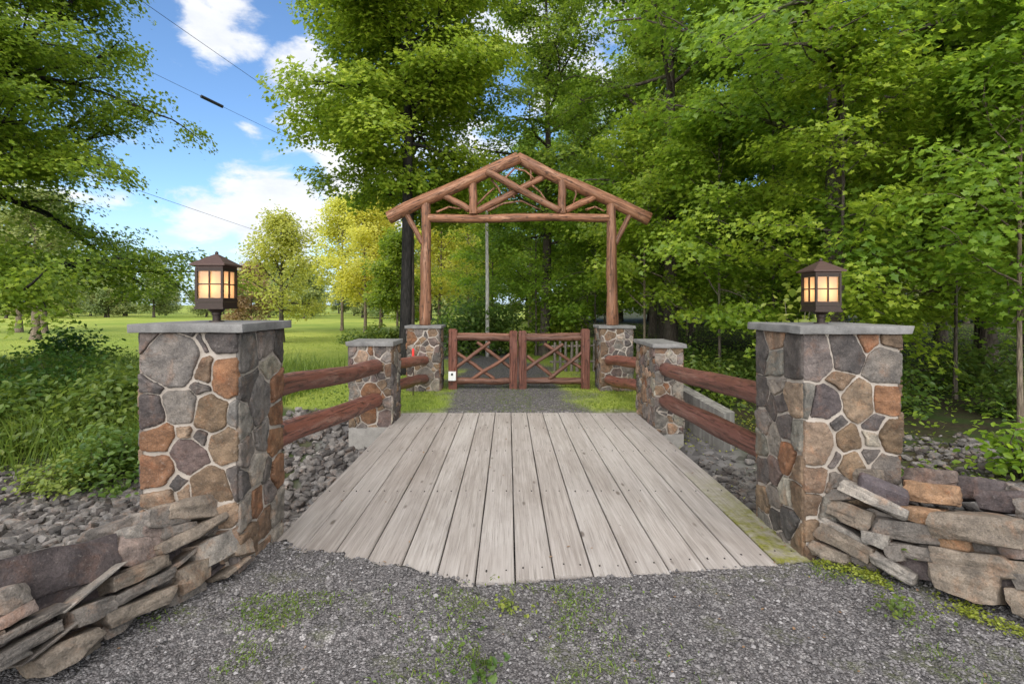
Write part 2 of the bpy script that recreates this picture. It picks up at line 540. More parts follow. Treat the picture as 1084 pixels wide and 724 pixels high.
def height(x, y):
    x, y = np.asarray(x, float), np.asarray(y, float)
    inside = sst(-2.1, -1.95, x) * (1 - sst(2.25, 2.4, x))
    near0 = 3.9 * (1 - inside) + 4.22 * inside
    near1 = 5.6 * (1 - inside) + 4.5 * inside
    far0 = 6.3 * (1 - inside) + 8.35 * inside
    far1 = 8.9 * (1 - inside) + 8.7 * inside
    far1 = far1 + .8 * (1 - sst(-6, -3.2, x))
    s1 = np.clip((y - near0) / (near1 - near0), 0, 1); s1 = s1 * s1 * (3 - 2 * s1)
    s2 = 1 - np.clip((y - far0) / (far1 - far0), 0, 1); s2 = s2 * s2 * (3 - 2 * s2)
    depth = 1.25 - .40 * (1 - sst(-4.5, -2.5, x))
    depth = depth * (1 - sst(3.8, 6.0, x)) * (1 - .62 * sst(2.3, 2.8, x))
    z = -depth * s1 * s2
    # low ground left of the near wall
    z = z - .22 * (1 - sst(-3.6, -2.5, x)) * (1 - sst(4, 7, y)) * sst(-1, 2, y) * (1 - s1)
    # rubble mound behind the right wall
    z = z + .40 * np.exp(-((x - 4.1) / 1.0) ** 2 - ((y - 4.6) / 1.1) ** 2)
    wob = (fbm(x * .5 + 40, y * .5 + 9, 4) - .5)
    off = np.clip((np.abs(x - .1) - 2.6) / 2, 0, 1)
    z = z + wob * .22 * off
    far = sst(25, 120, y)
    z = z + far * (fbm(x * .02 + 5, y * .02, 3) - .45) * 2.2 * sst(-10, -30, x)
    z = z + (fbm(x * 4, y * 4, 3) - .5) * .035 * (1 - off)
    # gravel sits just under the planks in front of the deck, spills over their ends on the left
    indk = (x > DX0 - .05) & (x < DX1 + .05)
    e = EDGE(x)
    z = np.where(indk & (y < 4.3) & (y > 1), z * .5 - .012 - .02 * np.clip(3.5 - y, 0, 1), z)
    sp = SPILL(x) + (fbm(x * 7, y * 7, 4) - .5) * .30 + (fbm(x * 25, y * 25, 2) - .5) * .06
    over = indk & (y > e - .02) & (y < 4.4)
    sand = indk & (x < -.2) & (y > 2.9) & (y <= e)
    z = np.where(sand, np.maximum(z, .014 * sst(2.9, 3.25, y) * sst(-.2, -.45, x) + (fbm(x * 20, y * 20, 2) - .5) * .015), z)
    z = np.where(over, np.where(y < sp, .014 + (fbm(x * 20, y * 20, 2) - .5) * .02, -.12), z)
    z = np.where(indk & (y > 8.55) & (y < 8.8), -.10, z)
    return z


def masks(x, y):
    n = (fbm(x * 1.6 + 3, y * 1.6, 4) - .5)
    n2 = (fbm(x * .5 + 30, y * .5, 3) - .5)
    dl = np.where(y < 3.55, -2.75, -2.0) + .25 * n; dr = np.where(y < 3.8, np.minimum(3.6, 2.6 + (3.72 - y) * .9), 2.4) + .3 * n
    near = (1 - sst(-.12, .12, dl - x)) * (1 - sst(-.12, .12, x - dr)) * (1 - sst(4.3, 4.45, y))
    c = roadc(y)
    fard = sst(8.4, 8.6, y) * (1 - sst(1.15, 1.7, np.abs(x - c) + n * 1.3)) * (1 - sst(30, 45, y))
    gravel = np.clip(near + fard, 0, 1)
    # fade of gravel under the weeds on the near margins
    lawn = sst(8.6, 9.4, y + n) * (1 - sst(2.6, 4.2, x + n2 * 2 - .06 * (y - 9)))
    lawn = np.maximum(lawn, (1 - sst(-7.5, -6, x + n)) * .0)
    soil = sst(2.9, 4.0, x + n2) * (1 - lawn) * sst(4.5, 5.6, y + n)
    soil = np.maximum(soil, (1 - sst(-3.2, -2.8, x)) * sst(6.6, 7.6, y + n) * (1 - lawn))
    return gravel, lawn, soil


def axis(parts):
    a = [np.arange(*p) for p in parts]
    return np.unique(np.round(np.concatenate(a), 4))


gx = np.concatenate([-np.geomspace(5.2, 420, 46)[::-1], np.arange(-5, -2.4, .1), np.arange(-2.4, 2.9, .035), np.arange(2.9, 6.5, .1), np.geomspace(6.6, 420, 42)])
gy = np.concatenate([-np.geomspace(2, 60, 12)[::-1], np.arange(-1.5, 1.8, .3), np.arange(1.8, 3.2, .05), np.arange(3.2, 4.3, .022), np.arange(4.3, 14, .1), np.geomspace(14.1, 700, 70)])
GX, GY = np.meshgrid(gx, gy)
GZ = height(GX, GY)
gm, lm, sm_ = masks(GX, GY)
nx, ny = len(gx), len(gy)
I = np.arange(nx * ny).reshape(ny, nx)
Q = np.stack([I[:-1, :-1], I[:-1, 1:], I[1:, 1:], I[1:, :-1]], -1).reshape(-1, 4)
P = np.stack([GX, GY, GZ], -1).reshape(-1, 3)
A = np.stack([gm, lm, sm_, np.ones_like(gm)], -1).reshape(-1, 4)
qc = P[Q].mean(1)
isg = A[Q][:, :, 0].mean(1) > .5
bed = (~isg) & (qc[:, 1] > 3.6) & (qc[:, 1] < 9.2) & (A[Q][:, :, 1].mean(1) < .5) & (A[Q][:, :, 2].mean(1) < .5) & (np.abs(qc[:, 0]) < 40)
for nm, sel in (('gravel_drive', isg), ('stream_bed', bed), ('ground', ~isg & ~bed)):
    q = Q[sel]
    u, inv = np.unique(q, return_inverse=True)
    tag(np_mesh(nm, P[u], inv.reshape(-1, 4), M['ground'], None, True, {'mask': A[u]}), kind='structure')

# ------------------------------------------------------------------ leaf machinery
MAPLE = np.array([(0, 0), (.0, .30), (.27, .22), (.36, .52), (.58, .23), (1., 0), (.58, -.23), (.36, -.52), (.27, -.22), (0., -.30)])
OVAL = np.array([(0, 0), (.35, .3), (.75, .22), (1., 0), (.75, -.22), (.35, -.3)])


def leaf_mesh(pos, nrm, size, shape='oval', az=None, fold=.18):
    """one polygon per leaf, turned so that its blade faces nrm"""
    n = len(pos)
    T = MAPLE if shape == 'maple' else OVAL
    k = len(T)
    nrm = nrm / np.linalg.norm(nrm, axis=1, keepdims=True)
    a = RNG.random(n) * 2 * np.pi if az is None else az
    d = np.stack([np.cos(a), np.sin(a), np.zeros(n)], 1)
    d = d - nrm * (d * nrm).sum(1, keepdims=True)
    d /= np.linalg.norm(d, axis=1, keepdims=True) + 1e-9
    b = np.cross(nrm, d)
    u = (T[:, 0] - .4)[None, :, None]; w = T[:, 1][None, :, None]
    z = (np.abs(T[:, 1]) * fold - .12 * T[:, 0] ** 2)[None, :, None]
    V = pos[:, None, :] + (d[:, None, :] * u + b[:, None, :] * w + nrm[:, None, :] * z) * size[:, None, None]
    base = (np.arange(n) * k)[:, None]
    if shape == 'maple':
        faces = base + np.arange(k)[None]
    else:
        faces = np.concatenate([base + np.array([[0, 1, 2, 3]]), base + np.array([[0, 3, 4, 5]])])
    return V.reshape(-1, 3), faces


def unit(v):
    return v / (np.linalg.norm(v) + 1e-9)


def grow(seed, Ht, r0, zb, Rc, nl, nsub, ntw, per, lsize, shape, lmat, bmat, prof=None, spr=.34, lean=(0, 0), elev=(5, 62), flat=.10, droop=.25, ltilt=.55, fork=False, bare=0, subl=(.22, .42)):
    """trunk with limbs (one mesh) and a crown of separate leaves; meshes are in local coordinates"""
    rg = np.random.default_rng(seed)
    tb = MB()
    nT = 9
    tp = []
    wx, wy = rg.normal(0, .12, 2)
    for i in range(nT):
        t_ = i / (nT - 1)
        tp.append(np.array([lean[0] * t_ + wx * math.sin(3 * t_ + seed) * Ht * .05, lean[1] * t_ + wy * math.sin(2.3 * t_ + seed) * Ht * .05, Ht * .93 * t_]))
    tp = np.array(tp)
    tr = lambda t_: r0 * ((1 - t_) ** .8 * .92 + .05) * (1 + .5 * math.exp(-t_ * Ht / .35))
    ts = np.concatenate([[0, .012, .03], np.linspace(.06, 1, 14)])
    tpos = lambda t_: np.array([np.interp(t_, np.linspace(0, 1, nT), tp[:, k]) for k in range(3)])
    tb.tube([tpos(q) - (np.array([0, 0, .15]) if q == 0 else 0) for q in ts], [tr(q) for q in ts], 12, wob=.16, seed=seed)
    C, D, S = [], [], []
    prof = prof or (lambda q: (1 - q) ** .55 * (.55 + .45 * min(1, q / .25)))
    ga = rg.random() * 6.28
    for i in range(nl):
        q = (i + rg.random() * .8) / nl
        z = zb + (Ht * .93 - zb) * q * .98
        tt = min(1, z / (Ht * .93))
        L = Rc * prof(q) * (.75 + .45 * rg.random())
        a = ga + i * 2.399 + rg.normal(0, .3)
        el = R(elev[0] + (elev[1] - elev[0]) * q + rg.normal(0, 15))
        p = tpos(tt)
        d = np.array([math.cos(a) * math.cos(el), math.sin(a) * math.cos(el), math.sin(el)])
        pts = [p]; ns = 7
        dd = d.copy()
        for k in range(ns):
            dd = unit(dd + np.array([rg.normal(0, .13), rg.normal(0, .13), rg.normal(0, .10) - droop * .28 * (k / ns) * (1 - q)]))
            pts.append(pts[-1] + dd * L / ns)
        pts = np.array(pts)
        rb = min(tr(tt) * .55, .012 + L * .016)
        tb.tube(pts, [rb * (1 - .85 * k / ns) + .004 for k in range(ns + 1)], 6, cap=False)
        for j in range(nsub):
            s_ = .22 + .78 * (j + rg.random()) / nsub if j < nsub - 1 else 1.
            bp = np.array([np.interp(s_, np.linspace(0, 1, ns + 1), pts[:, k]) for k in range(3)])
            ld = unit(pts[min(ns, int(s_ * ns) + 1)] - pts[max(0, int(s_ * ns) - 1)])
            sa = rg.choice([-1, 1]) * R(rg.uniform(25, 75)) if j < nsub - 1 else 0
            sd = np.array([ld[0] * math.cos(sa) - ld[1] * math.sin(sa), ld[0] * math.sin(sa) + ld[1] * math.cos(sa), ld[2] * .6 + rg.normal(0.02, .16)])
            sd = unit(sd)
            sl = max(.5, L * rg.uniform(*subl)) * (1.15 - .45 * s_)
            sp_ = [bp]; sdd = sd
            for k in range(4):
                sdd = unit(sdd + rg.normal(0, .16, 3) - np.array([0, 0, droop * .18 * k / 4]))
                sp_.append(sp_[-1] + sdd * sl / 4)
            sp_ = np.array(sp_)
            tb.tube(sp_, [max(.004, rb * .35 * (1 - .2 * k)) for k in range(5)], 4, cap=False)
            for k in range(ntw):
                w = .3 + .7 * (k + rg.random()) / ntw
                c = np.array([np.interp(w, np.linspace(0, 1, 5), sp_[:, m]) for m in range(3)]) + rg.normal(0, spr * .45, 3) * np.array([1, 1, .55])
                C.append(c); D.append(sdd); S.append(spr * rg.uniform(.7, 1.3))
    C, D, S = np.array(C), np.array(D), np.array(S)
    m = len(C)
    cnt = rg.poisson(per, m)
    id_ = np.repeat(np.arange(m), cnt)
    N = len(id_)
    ang = rg.random(N) * 6.283; rad = np.sqrt(rg.random(N)) * S[id_]
    tilt = rg.normal(0, .22, (m, 2))
    px, py = np.cos(ang) * rad, np.sin(ang) * rad
    pos = C[id_] + np.stack([px, py, px * tilt[id_, 0] + py * tilt[id_, 1] - .35 * rad ** 2 / S[id_] + rg.normal(0, flat, N)], 1)
    nr = np.stack([rg.normal(0, ltilt, N) - tilt[id_, 0] + D[id_, 0] * .35 + np.cos(ang) * .25 + C[id_, 0] / Rc * .45, rg.normal(0, ltilt, N) - tilt[id_, 1] + D[id_, 1] * .35 + np.sin(ang) * .25 + C[id_, 1] / Rc * .45, np.ones(N)], 1)
    size = lsize * rg.uniform(.5, 1.3, N)
    V, Fc = leaf_mesh(pos, nr, size, shape)
    return tb, V, Fc, lmat, bmat


def make_tree(name, g, label, cat, loc, group=None, trunk='trunk', rz=0, sc=1):
    tb, V, Fc, lm_, bm_ = g
    e = empty(name, loc, label, cat, group)
    tb.build(trunk, bm_, e, True)
    np_mesh('crown', V, Fc, lm_, e)
    e.rotation_euler.z = rz
    e.scale = (sc, sc, sc)
    return e


def gz(x, y):
    return float(height(np.array([x]), np.array([y]))[0])


def plant_tree(src, name, label, cat, x, y, rz, sc, group, szz=1., first=[]):
    e = src if src.name not in first else copy_tree(src)
    if src.name not in first: first.append(src.name)
    e.location = (x, y, gz(x, y) - .03)
    e.rotation_euler.z = rz
    e.scale = (sc, sc, sc * szz)
    e['label'] = label; e['category'] = cat
    if group: e['group'] = group
    elif 'group' in e: del e['group']
    return e

# ------------------------------------------------------------------ trees
big = grow(11, 14.5, .30, 1.75, 4.5, 96, 9, 6, 62, .082, 'maple', M['leaf_maple'], M['bark_dark'], spr=.42, elev=(2, 60), flat=.07, droop=.30, ltilt=.5,
           prof=lambda q: (1 - q) ** .5 * (.72 + .28 * min(1, q / .2)))
make_tree('maple_tree', big, 'big leafy maple on the left bank, its branches reaching over the stream', 'tree', (-10.9, 9.7, gz(-10.9, 9.7)))

FA = []
for k, sd in enumerate((21, 22, 23)):
    g = grow(sd, 15.5 + k, .19 + .02 * k, 3.6 + .5 * k, 4.0, 34, 8, 5, 29, .115, 'maple', M['leaf_forest'], M['bark'], spr=.5, elev=(0, 55), flat=.09, droop=.35,
             prof=lambda q: (1 - q) ** .5 * (.6 + .4 * min(1, q / .2)))
    FA.append(make_tree('forest_maple', g, 'x', 'tree', (0, 0, 0), 'maples of the woods'))
FB = []
for k, sd in enumerate((31, 32, 33)):
    g = grow(sd, 6.5 + k, .036 + .006 * k, 1.5 + .3 * k, 2.5, 20, 6, 4, 24, .11, 'maple', M['leaf_under'], M['bark_tan'] if k == 1 else M['bark'], spr=.42, elev=(8, 55), flat=.06, droop=.25)
    FB.append(make_tree('understorey_maple', g, 'x', 'tree', (0, 0, 0), 'young trees under the maples'))

A_POS = [  # x, y, proto, scale, label
    (6.5, 10.2, 0, 1.05, 'thick trunked maple rising behind the lantern on the right pillar'),
    (9.2, 7.6, 1, .95, 'tall maple with low sweeping boughs at the right edge of the woods'),
    (4.9, 15.5, 2, 1.0, 'tall maple just behind the right end of the log arch'),
    (1.3, 18.6, 1, .95, 'maple rising over the ridge of the log arch'),
    (8.3, 15.6, 2, 1.05, None), (11.5, 11.5, 0, 1.0, None), (12.6, 6.2, 2, .95, None), (14, 15, 1, 1.05, None), (6.3, 21, 0, 1.0, None),
    (10.8, 21, 1, 1.1, None), (16.5, 10.5, 2, 1.05, None), (17.5, 19, 0, 1.1, None), (15, 26, 2, 1.1, None), (8, 28.5, 1, 1.1, None), (3.6, 29, 0, 1.0, None),
    (21, 25, 1, 1.15, None), (12, 34, 0, 1.15, None), (19, 34, 2, 1.2, None), (26, 31, 0, 1.2, None), (5.5, 38, 1, 1.2, None), (22, 14, 1, 1.1, None),
    (28, 20, 2, 1.15, None), (33, 34, 1, 1.25, None), (27, 42, 0, 1.25, None), (14, 45, 2, 1.25, None), (2, 47, 0, 1.2, None)]
for i, (x, y, k, s, lb) in enumerate(A_POS):
    plant_tree(FA[k], 'forest_maple', lb or 'tall maple standing back in the dense green woods', 'tree', x, y, i * 1.9 + .4, s, 'maples of the woods')
B_POS = [
    (4.6, 11.2, 0, 1.0, 'young maple with bright green sprays between the arch and the right lantern'),
    (7.4, 7.4, 1, .9, 'slim tan trunked young tree right of the big right pillar'),
    (5.6, 8.6, 2, .85, 'young maple behind the right bridge railing'),
    (3.6, 13.6, 1, .95, 'young tree behind the stone gate pillar under the right arch post'),
    (8.6, 9.9, 0, 1.0, None), (6.8, 13.2, 2, 1.0, None), (9.6, 12.6, 1, 1.0, None), (2.9, 17.2, 0, 1.0, None), (1.0, 18.6, 2, .9, None), (5.6, 18.2, 1, 1.1, None),
    (9.6, 17.8, 0, 1.1, None), (12, 8.6, 2, 1.0, None), (11.8, 16, 0, 1.1, None), (-.7, 23, 0, 1.0, None), (3.6, 23.4, 1, 1.1, None), (14.8, 12.4, 1, 1.1, None), (8.3, 23.5, 2, 1.2, None), (13.2, 22, 0, 1.2, None),
    (18, 15.5, 2, 1.2, None), (-.9, 28, 1, 1.2, None), (6, 32, 0, 1.3, None), (17, 29, 2, 1.3, None), (10.4, 30, 1, 1.3, None), (22, 20, 0, 1.2, None), (24, 36, 1, 1.4, None), (16, 39, 0, 1.4, None), (8, 41, 2, 1.4, None), (1.6, 40, 1, 1.4, None)]
for i, (x, y, k, s, lb) in enumerate(B_POS):
    plant_tree(FB[k], 'understorey_maple', lb or 'young thin stemmed tree filling the shaded understorey of the woods', 'tree', x, y, i * 2.3, s, 'young trees under the maples')

# tall tree left of the gate
g = grow(41, 17, .17, 5.6, 3.4, 48, 8, 5, 58, .112, 'maple', M['leaf_tall'], M['bark_dark'], spr=.5, elev=(10, 62), flat=.10, droop=.3,
         prof=lambda q: (1 - q) ** .45 * (.6 + .4 * min(1, q / .2)))
make_tree('tall_tree', g, 'tall dark trunked tree behind the left gate pillar, crown above the arch', 'tree', (-2.75, 13.6, -.02), rz=1.0)
g = grow(42, 16, .12, 4.6, 4.2, 40, 8, 5, 50, .12, 'maple', M['leaf_tall'], M['bark'], spr=.5, elev=(15, 62), flat=.10)
make_tree('tall_tree', g, 'grey trunked tree with ivy green boughs beside the dark trunk, behind the arch', 'tree', (-3.05, 16.6, -.02), rz=2.2)

# trees on the lawn
g = grow(51, 6.0, .13, 1.5, 2.9, 22, 7, 4, 17, .14, 'oval', M['leaf_olive'], M['bark'], spr=.42, elev=(22, 70), flat=.16, ltilt=.9)
make_tree('lawn_tree', g, 'thin crowned spring tree alone on the lawn right of the left lantern', 'tree', (-11.0, 25, gz(-11, 25)), rz=.6)
for i, (px, Y, sc, sd) in enumerate(((386, 31, 1.0, 61), (404, 33, 1.08, 62), (362, 36, 1.1, 63), (466, 31, 1.05, 68), (496, 37, 1.2, 69))):  # last two: yellowish light on the foliage put into the leaf colour
    g = grow(sd, 8.6, .10, 1.9, 3.0, 24, 7, 4, 22, .15, 'oval', M['leaf_yellow'], M['bark_tan'], spr=.48, elev=(25, 72), flat=.18, ltilt=.9)
    x = (px - CX) / F * Y
    make_tree('yellow_tree', g, ['slim yellow leaved tree beside the lawn, directly above the left inner pillar',
                                 'yellow leaved tree nearest the dark tall trunk left of the arch',
                                 'yellow leaved tree farthest back at the left of the yellow clump',
                                 'tree with sunlit yellow leaves seen between the left arch post and the pale pole',
                                 'tree with sunlit yellow leaves farthest back beside the pale pole behind the gate'][i], 'tree', (x, Y, gz(x, Y)), 'yellow trees by the lawn', rz=i * 2., sc=sc)
g = grow(64, 5.4, .07, 1.2, 1.9, 20, 6, 4, 34, .15, 'oval', M['leaf_forest'], M['bark_tan'], spr=.42, elev=(25, 70), flat=.16, ltilt=.8)
make_tree('small_tree', g, 'small dark green tree in front of the yellow trees, left of the dark trunk', 'tree', ((421 - CX) / F * 26, 26, 0), rz=.5)
g = grow(65, 4.4, .07, .4, 2.3, 20, 6, 4, 26, .15, 'oval', M['leaf_pink'], M['bark_tan'], spr=.42, elev=(15, 60), flat=.16, ltilt=.8)
make_tree('bronze_shrub', g, 'pinkish bronze shrub behind the thin spring tree', 'shrub', ((266 - CX) / F * 33, 33, gz(-16.5, 33)), rz=.5)
# trees to the left, far across the lawn: trunks seen under the maple
g = grow(66, 9, .22, 2.9, 3.6, 20, 6, 3, 26, .2, 'oval', M['leaf_far'], M['bark_tan'], spr=.6, elev=(10, 60), flat=.2)
FT = make_tree('park_tree', g, 'x', 'tree', (0, 0, 0), 'trees across the lawn')
for i, (px, Y, s, lb) in enumerate(((38, 27, .9, 'tan trunked tree on the lawn seen under the left maple boughs'), (46, 33, 1., 'darker trunk just right of the tan trunk on the left lawn'), (20, 34, .9, 'leaning trunk at the far left of the lawn'))):
    x = (px - CX) / F * Y
    plant_tree(FT, 'park_tree', lb, 'tree', x, Y, i * 2., s, 'trees across the lawn')
# far tree belt
g = grow(67, 9, .2, .8, 4.2, 22, 6, 3, 30, .32, 'oval', M['leaf_far'], M['bark'], spr=.8, elev=(10, 60), flat=.3)
FF = make_tree('far_tree', g, 'x', 'tree', (0, 0, 0), 'trees of the far belt')
n = 0
for Y, x0, x1, st in ((66, -72, -9, 5.), (80, -84, -8, 5.5), (96, -110, -8, 6.), (56, -9, 12, 5.), (52, 14, 62, 4.5), (60, 10, 70, 6.), (62, -64, -46, 6)):
    x = x0
    while x < x1:
        yy = Y + random.uniform(-5, 5)
        plant_tree(FF, 'far_tree', 'rounded tree in the belt across the far end of the lawn' if x < 9 else 'far tree closing off the back of the dark woods', 'tree', x, yy, random.random() * 6, random.uniform(.55, .85) if x < -10 else random.uniform(.9, 1.4), 'trees of the far belt')
        x += st * random.uniform(.6, 1.25); n += 1


# ------------------------------------------------------------------ shrubs, weeds, grass
def shrub(name, label, loc, rx, ry, rz, n, ls, mat, stem=M['bark'], seed=0, shape='oval', cat='shrub', group=None, droop=.3):
    rg = np.random.default_rng(seed + 100)
    e = empty(name, loc, label, cat, group)
    tb = MB()
    ends = []
    for i in range(16):
        a = rg.random() * 6.28; el = rg.uniform(.25, 1.4)
        d = np.array([math.cos(a) * math.cos(el) * rx, math.sin(a) * math.cos(el) * ry, math.sin(el) * rz]) * rg.uniform(.7, 1.05)
        pts = [np.array([d[0] * .1, d[1] * .1, -.05]), d * .45 + rg.normal(0, .04, 3) + [0, 0, .08], d]
        tb.tube(pts, [min(.012, rz * .02), min(.008, rz * .014), min(.003, rz * .008)], 5)
        ends += [d, d * .75 + rg.normal(0, .08, 3), d * .5 + rg.normal(0, .1, 3)]
    tb.build('stems', stem, e, True)
    ends = np.array(ends)
    id_ = rg.integers(0, len(ends), n)
    s = min(rx, rz) * .28
    pos = ends[id_] + rg.normal(0, s, (n, 3)) * [1, 1, .7]
    pos[:, 2] = np.maximum(pos[:, 2], .03)
    nr = np.stack([rg.normal(0, .6, n) + pos[:, 0] / rx * .5, rg.normal(0, .6, n) + pos[:, 1] / ry * .5, np.ones(n)], 1)
    V, Fc = leaf_mesh(pos, nr, ls * rg.uniform(.6, 1.3, n), shape)
    np_mesh('leaves', V, Fc, mat, e)
    return e


def on_ground(px, py, Y):
    x = (px - CX) / F * Y
    return (x, Y, gz(x, Y))


shrub('bush', 'dark green bush at the edge of the lawn left of the big left pillar', on_ground(72, 400, 12.2), .95, .8, 1.0, 2600, .11, M['leaf_dark'], seed=1)
shrub('bush', 'low bush with broad leaves against the left side of the left pillar', on_ground(125, 470, 8.6), .8, .8, .95, 3200, .10, M['leaf_shrub'], seed=2)
shrub('bush', 'lime green low bush above the rubble stream bed', on_ground(86, 505, 7.2), .75, .45, .42, 2600, .065, M['leaf_lime'], seed=3)
shrub('bush', 'broad leaved bush at the left edge on the stream bank', on_ground(30, 470, 8.4), .9, .8, .8, 2200, .12, M['leaf_shrub'], seed=4)
shrub('bush', 'green bush low on the bank at the far left', on_ground(-30, 480, 7.7), .9, .7, .75, 2200, .10, M['leaf_shrub'], seed=5)
shrub('bush', 'wide dark leaved bush in the tall grass midway down the left bank', on_ground(55, 440, 9.3), 1.3, .8, .9, 3600, .085, M['leaf_dark'], seed=14)
shrub('bush', 'rounded green bush low beside the left face of the big left pillar', on_ground(118, 500, 7.2), .6, .5, .7, 2200, .08, M['leaf_shrub'], seed=15)
shrub('bush', 'light green bush on the lawn edge just left of the pillar', on_ground(137, 405, 11.4), .6, .6, .62, 1500, .09, M['leaf_shrub'], seed=8)
shrub('bush', 'low clipped bush behind the left inner pillar', on_ground(402, 358, 24), 2.2, .8, .75, 2600, .16, M['leaf_shrub'], seed=6)
shrub('bush', 'round green bush behind the left gate leaf', on_ground(505, 355, 19), 1.5, 1.2, 2.1, 5200, .15, M['leaf_shrub'], seed=7)
shrub('bush', 'green bush behind the right gate leaf', on_ground(590, 360, 19.5), 1.6, 1.2, 1.9, 4600, .15, M['leaf_forest'], seed=9)
shrub('leafy_plant', 'leafy light green plant behind the right dry stone wall', (5.5, 5.5, gz(5.5, 5.5)), .42, .4, .62, 420, .10, M['leaf_under'], seed=10, cat='plant')
0 and shrub('leafy_plant', 'low leafy plant at the right edge behind the stone wall', (4.9, 4.75, gz(4.9, 4.75)), .4, .4, .35, 420, .075, M['leaf_lime'], seed=11, cat='plant')
shrub('leafy_plant', 'bright sapling leaves behind the left side of the right lantern', (4.2, 7.4, gz(4.2, 7.4) + .0), .55, .5, 2.5, 380, .14, M['leaf_lime'], seed=12, cat='plant')
for i, (x, y) in enumerate(((3.6, 9.8), (5.2, 10.6), (6.6, 9.2), (8.4, 8.6), (7.6, 11.4), (4.4, 12.4), (9.8, 10.6), (6.0, 14.2), (3.3, 15.4), (10.5, 8.4))):
    if i == 0:
        S0 = shrub('woodland_shrub', 'low green shrub on the shaded woodland floor', (x, y, gz(x, y)), .8, .8, .9, 1500, .10, M['leaf_shrub'], seed=20, group='shrubs on the woodland floor')
    else:
        c = copy_tree(S0); c.location = (x, y, gz(x, y)); c.rotation_euler.z = i * 1.3; c.scale = [random.uniform(.7, 1.2)] * 3


def blades(name, X, Y, hgt, wid, mat, bend=.5, lift=0., clump=None):
    n = len(X)
    Z = height(X, Y) + lift
    a = RNG.random(n) * 6.283
    h = hgt * RNG.uniform(.5, 1.25, n); w = wid * RNG.uniform(.6, 1.3, n)
    dx, dy = np.cos(a), np.sin(a)
    bx = RNG.normal(0, bend, n) * h; by = RNG.normal(0, bend, n) * h
    b = np.stack([X, Y, Z - .01], 1)
    s = np.stack([dx * w / 2, dy * w / 2, np.zeros(n)], 1)
    mid = b + np.stack([bx * .35, by * .35, h * .6], 1)
    tip = b + np.stack([bx, by, h * (1 - .25 * np.minimum(1, (bx ** 2 + by ** 2) / h ** 2))], 1)
    V = np.stack([b - s, b + s, mid + s * .8, mid - s * .8, tip], 1).reshape(-1, 3)
    k = (np.arange(n) * 5)[:, None]
    o = np_mesh(name, V, [k + np.array([[0, 1, 2, 3]]), k + np.array([[3, 2, 4]])], mat)
    return tag(o, kind='stuff')


def scatter(n, x0, x1, y0, y1, dens):
    x = RNG.uniform(x0, x1, n); y = RNG.uniform(y0, y1, n)
    k = RNG.random(n) < dens(x, y)
    return x[k], y[k]


# tall bank grass on the left
x, y = scatter(110000, -14, -2.6, 6.4, 13.5, lambda x, y: sst(7.2, 8.5, y - 1.3 * sst(-4.6, -3.4, x)) * (1 - sst(11.5, 13.4, y)) * (.25 + .75 * (fbm(x, y, 3) > .47)) * (x > -1.15 * y) * (1 - sst(-4.9, -3.9, x)))
tag(blades('bank_grass', x, y, .66, .02, M['grass'], .38), 'tall dark green grass on the left stream bank', 'grass', kind='stuff')
# lawn grass in front
x, y = scatter(150000, -26, 3.4, 8.9, 34, lambda x, y: np.clip(9. / y, 0, 1) ** 1.3 * masks(x, y)[1] * (1 - masks(x, y)[0]) * (x > -1.1 * y) * (1 - (np.abs(x + .1) < .0)))
tag(blades('lawn_grass', x, y, .06, .014, M['lawn'], .5), 'short bright green lawn grass', 'grass', kind='stuff')
# sparse grass on the drive beyond the deck and along its margins
def dens_w(x, y):
    n = fbm(x * 2.2 + 8, y * 2.2, 4)
    far = (y > 8.8) * (.08 + (np.abs(x - .1) < .35) * .35 + sst(.9, 1.6, np.abs(x)) * .9)
    mid = (y < 3.4) * np.exp(-((x - .1) / .42) ** 2) * .8 * (y > 2.3)
    l = (y < 3.5) * np.exp(-((x + 1.55) / .45) ** 2) * .9
    r_ = (y < 3.9) * np.exp(-((x - (2.05 + (3.6 - y) * .55)) / .28) ** 2) * 1.0
    return np.clip(far + (mid + l + r_) * sst(.38, .68, n) * 1.2, 0, 1)
x, y = scatter(90000, -2.2, 3.2, 1.9, 3.7, lambda x, y: dens_w(x, y) * .55 * (y < EDGE(x) - .03))
x2, y2 = scatter(40000, -2.3, 2.6, 8.85, 12.5, lambda x, y: dens_w(x, y) * .6)
tag(blades('drive_weeds', np.concatenate([x, x2]), np.concatenate([y, y2]), .04, .007, M['grass'], .8), 'thin weeds and grass growing in the gravel', 'weeds', kind='stuff')


def ground_leaves(name, x, y, ls, mat, label, cat, hmax=.1, lift=0.):
    n = len(x)
    pos = np.stack([x, y, height(x, y) + RNG.random(n) * hmax + .01 + lift], 1)
    nr = np.stack([RNG.normal(0, .5, n), RNG.normal(0, .5, n), np.ones(n)], 1)
    V, Fc = leaf_mesh(pos, nr, ls * RNG.uniform(.5, 1.3, n), 'oval')
    return tag(np_mesh(name, V, Fc, mat), label, cat, kind='stuff')


# broad leaved undergrowth on the left bank and on the woodland floor
x, y = scatter(22000, -13, -2.7, 6.3, 11, lambda x, y: sst(6.9, 7.7, y - 1.6 * sst(-4.6, -3.4, x)) * (1 - sst(9, 11, y)) * sst(.42, .55, fbm(x * 1.1 + 4, y * 1.1, 3)) * (x > -1.15 * y))
ground_leaves('bank_undergrowth', x, y, .055, M['leaf_shrub'], 'broad leaved undergrowth covering the left stream bank', 'undergrowth', .5)
x, y = scatter(110000, 2.7, 34, 4.9, 40, lambda x, y: np.clip(9 / y, 0, 1) * sst(.36, .52, fbm(x * .8, y * .8, 3)) * (x < 1.2 * y) * (masks(x, y)[2] > .3) * sst(4.9, 6.2, y))
ground_leaves('woodland_undergrowth', x, y, .075, M['leaf_forest'], 'low green ground cover on the shaded woodland floor', 'undergrowth', .38)
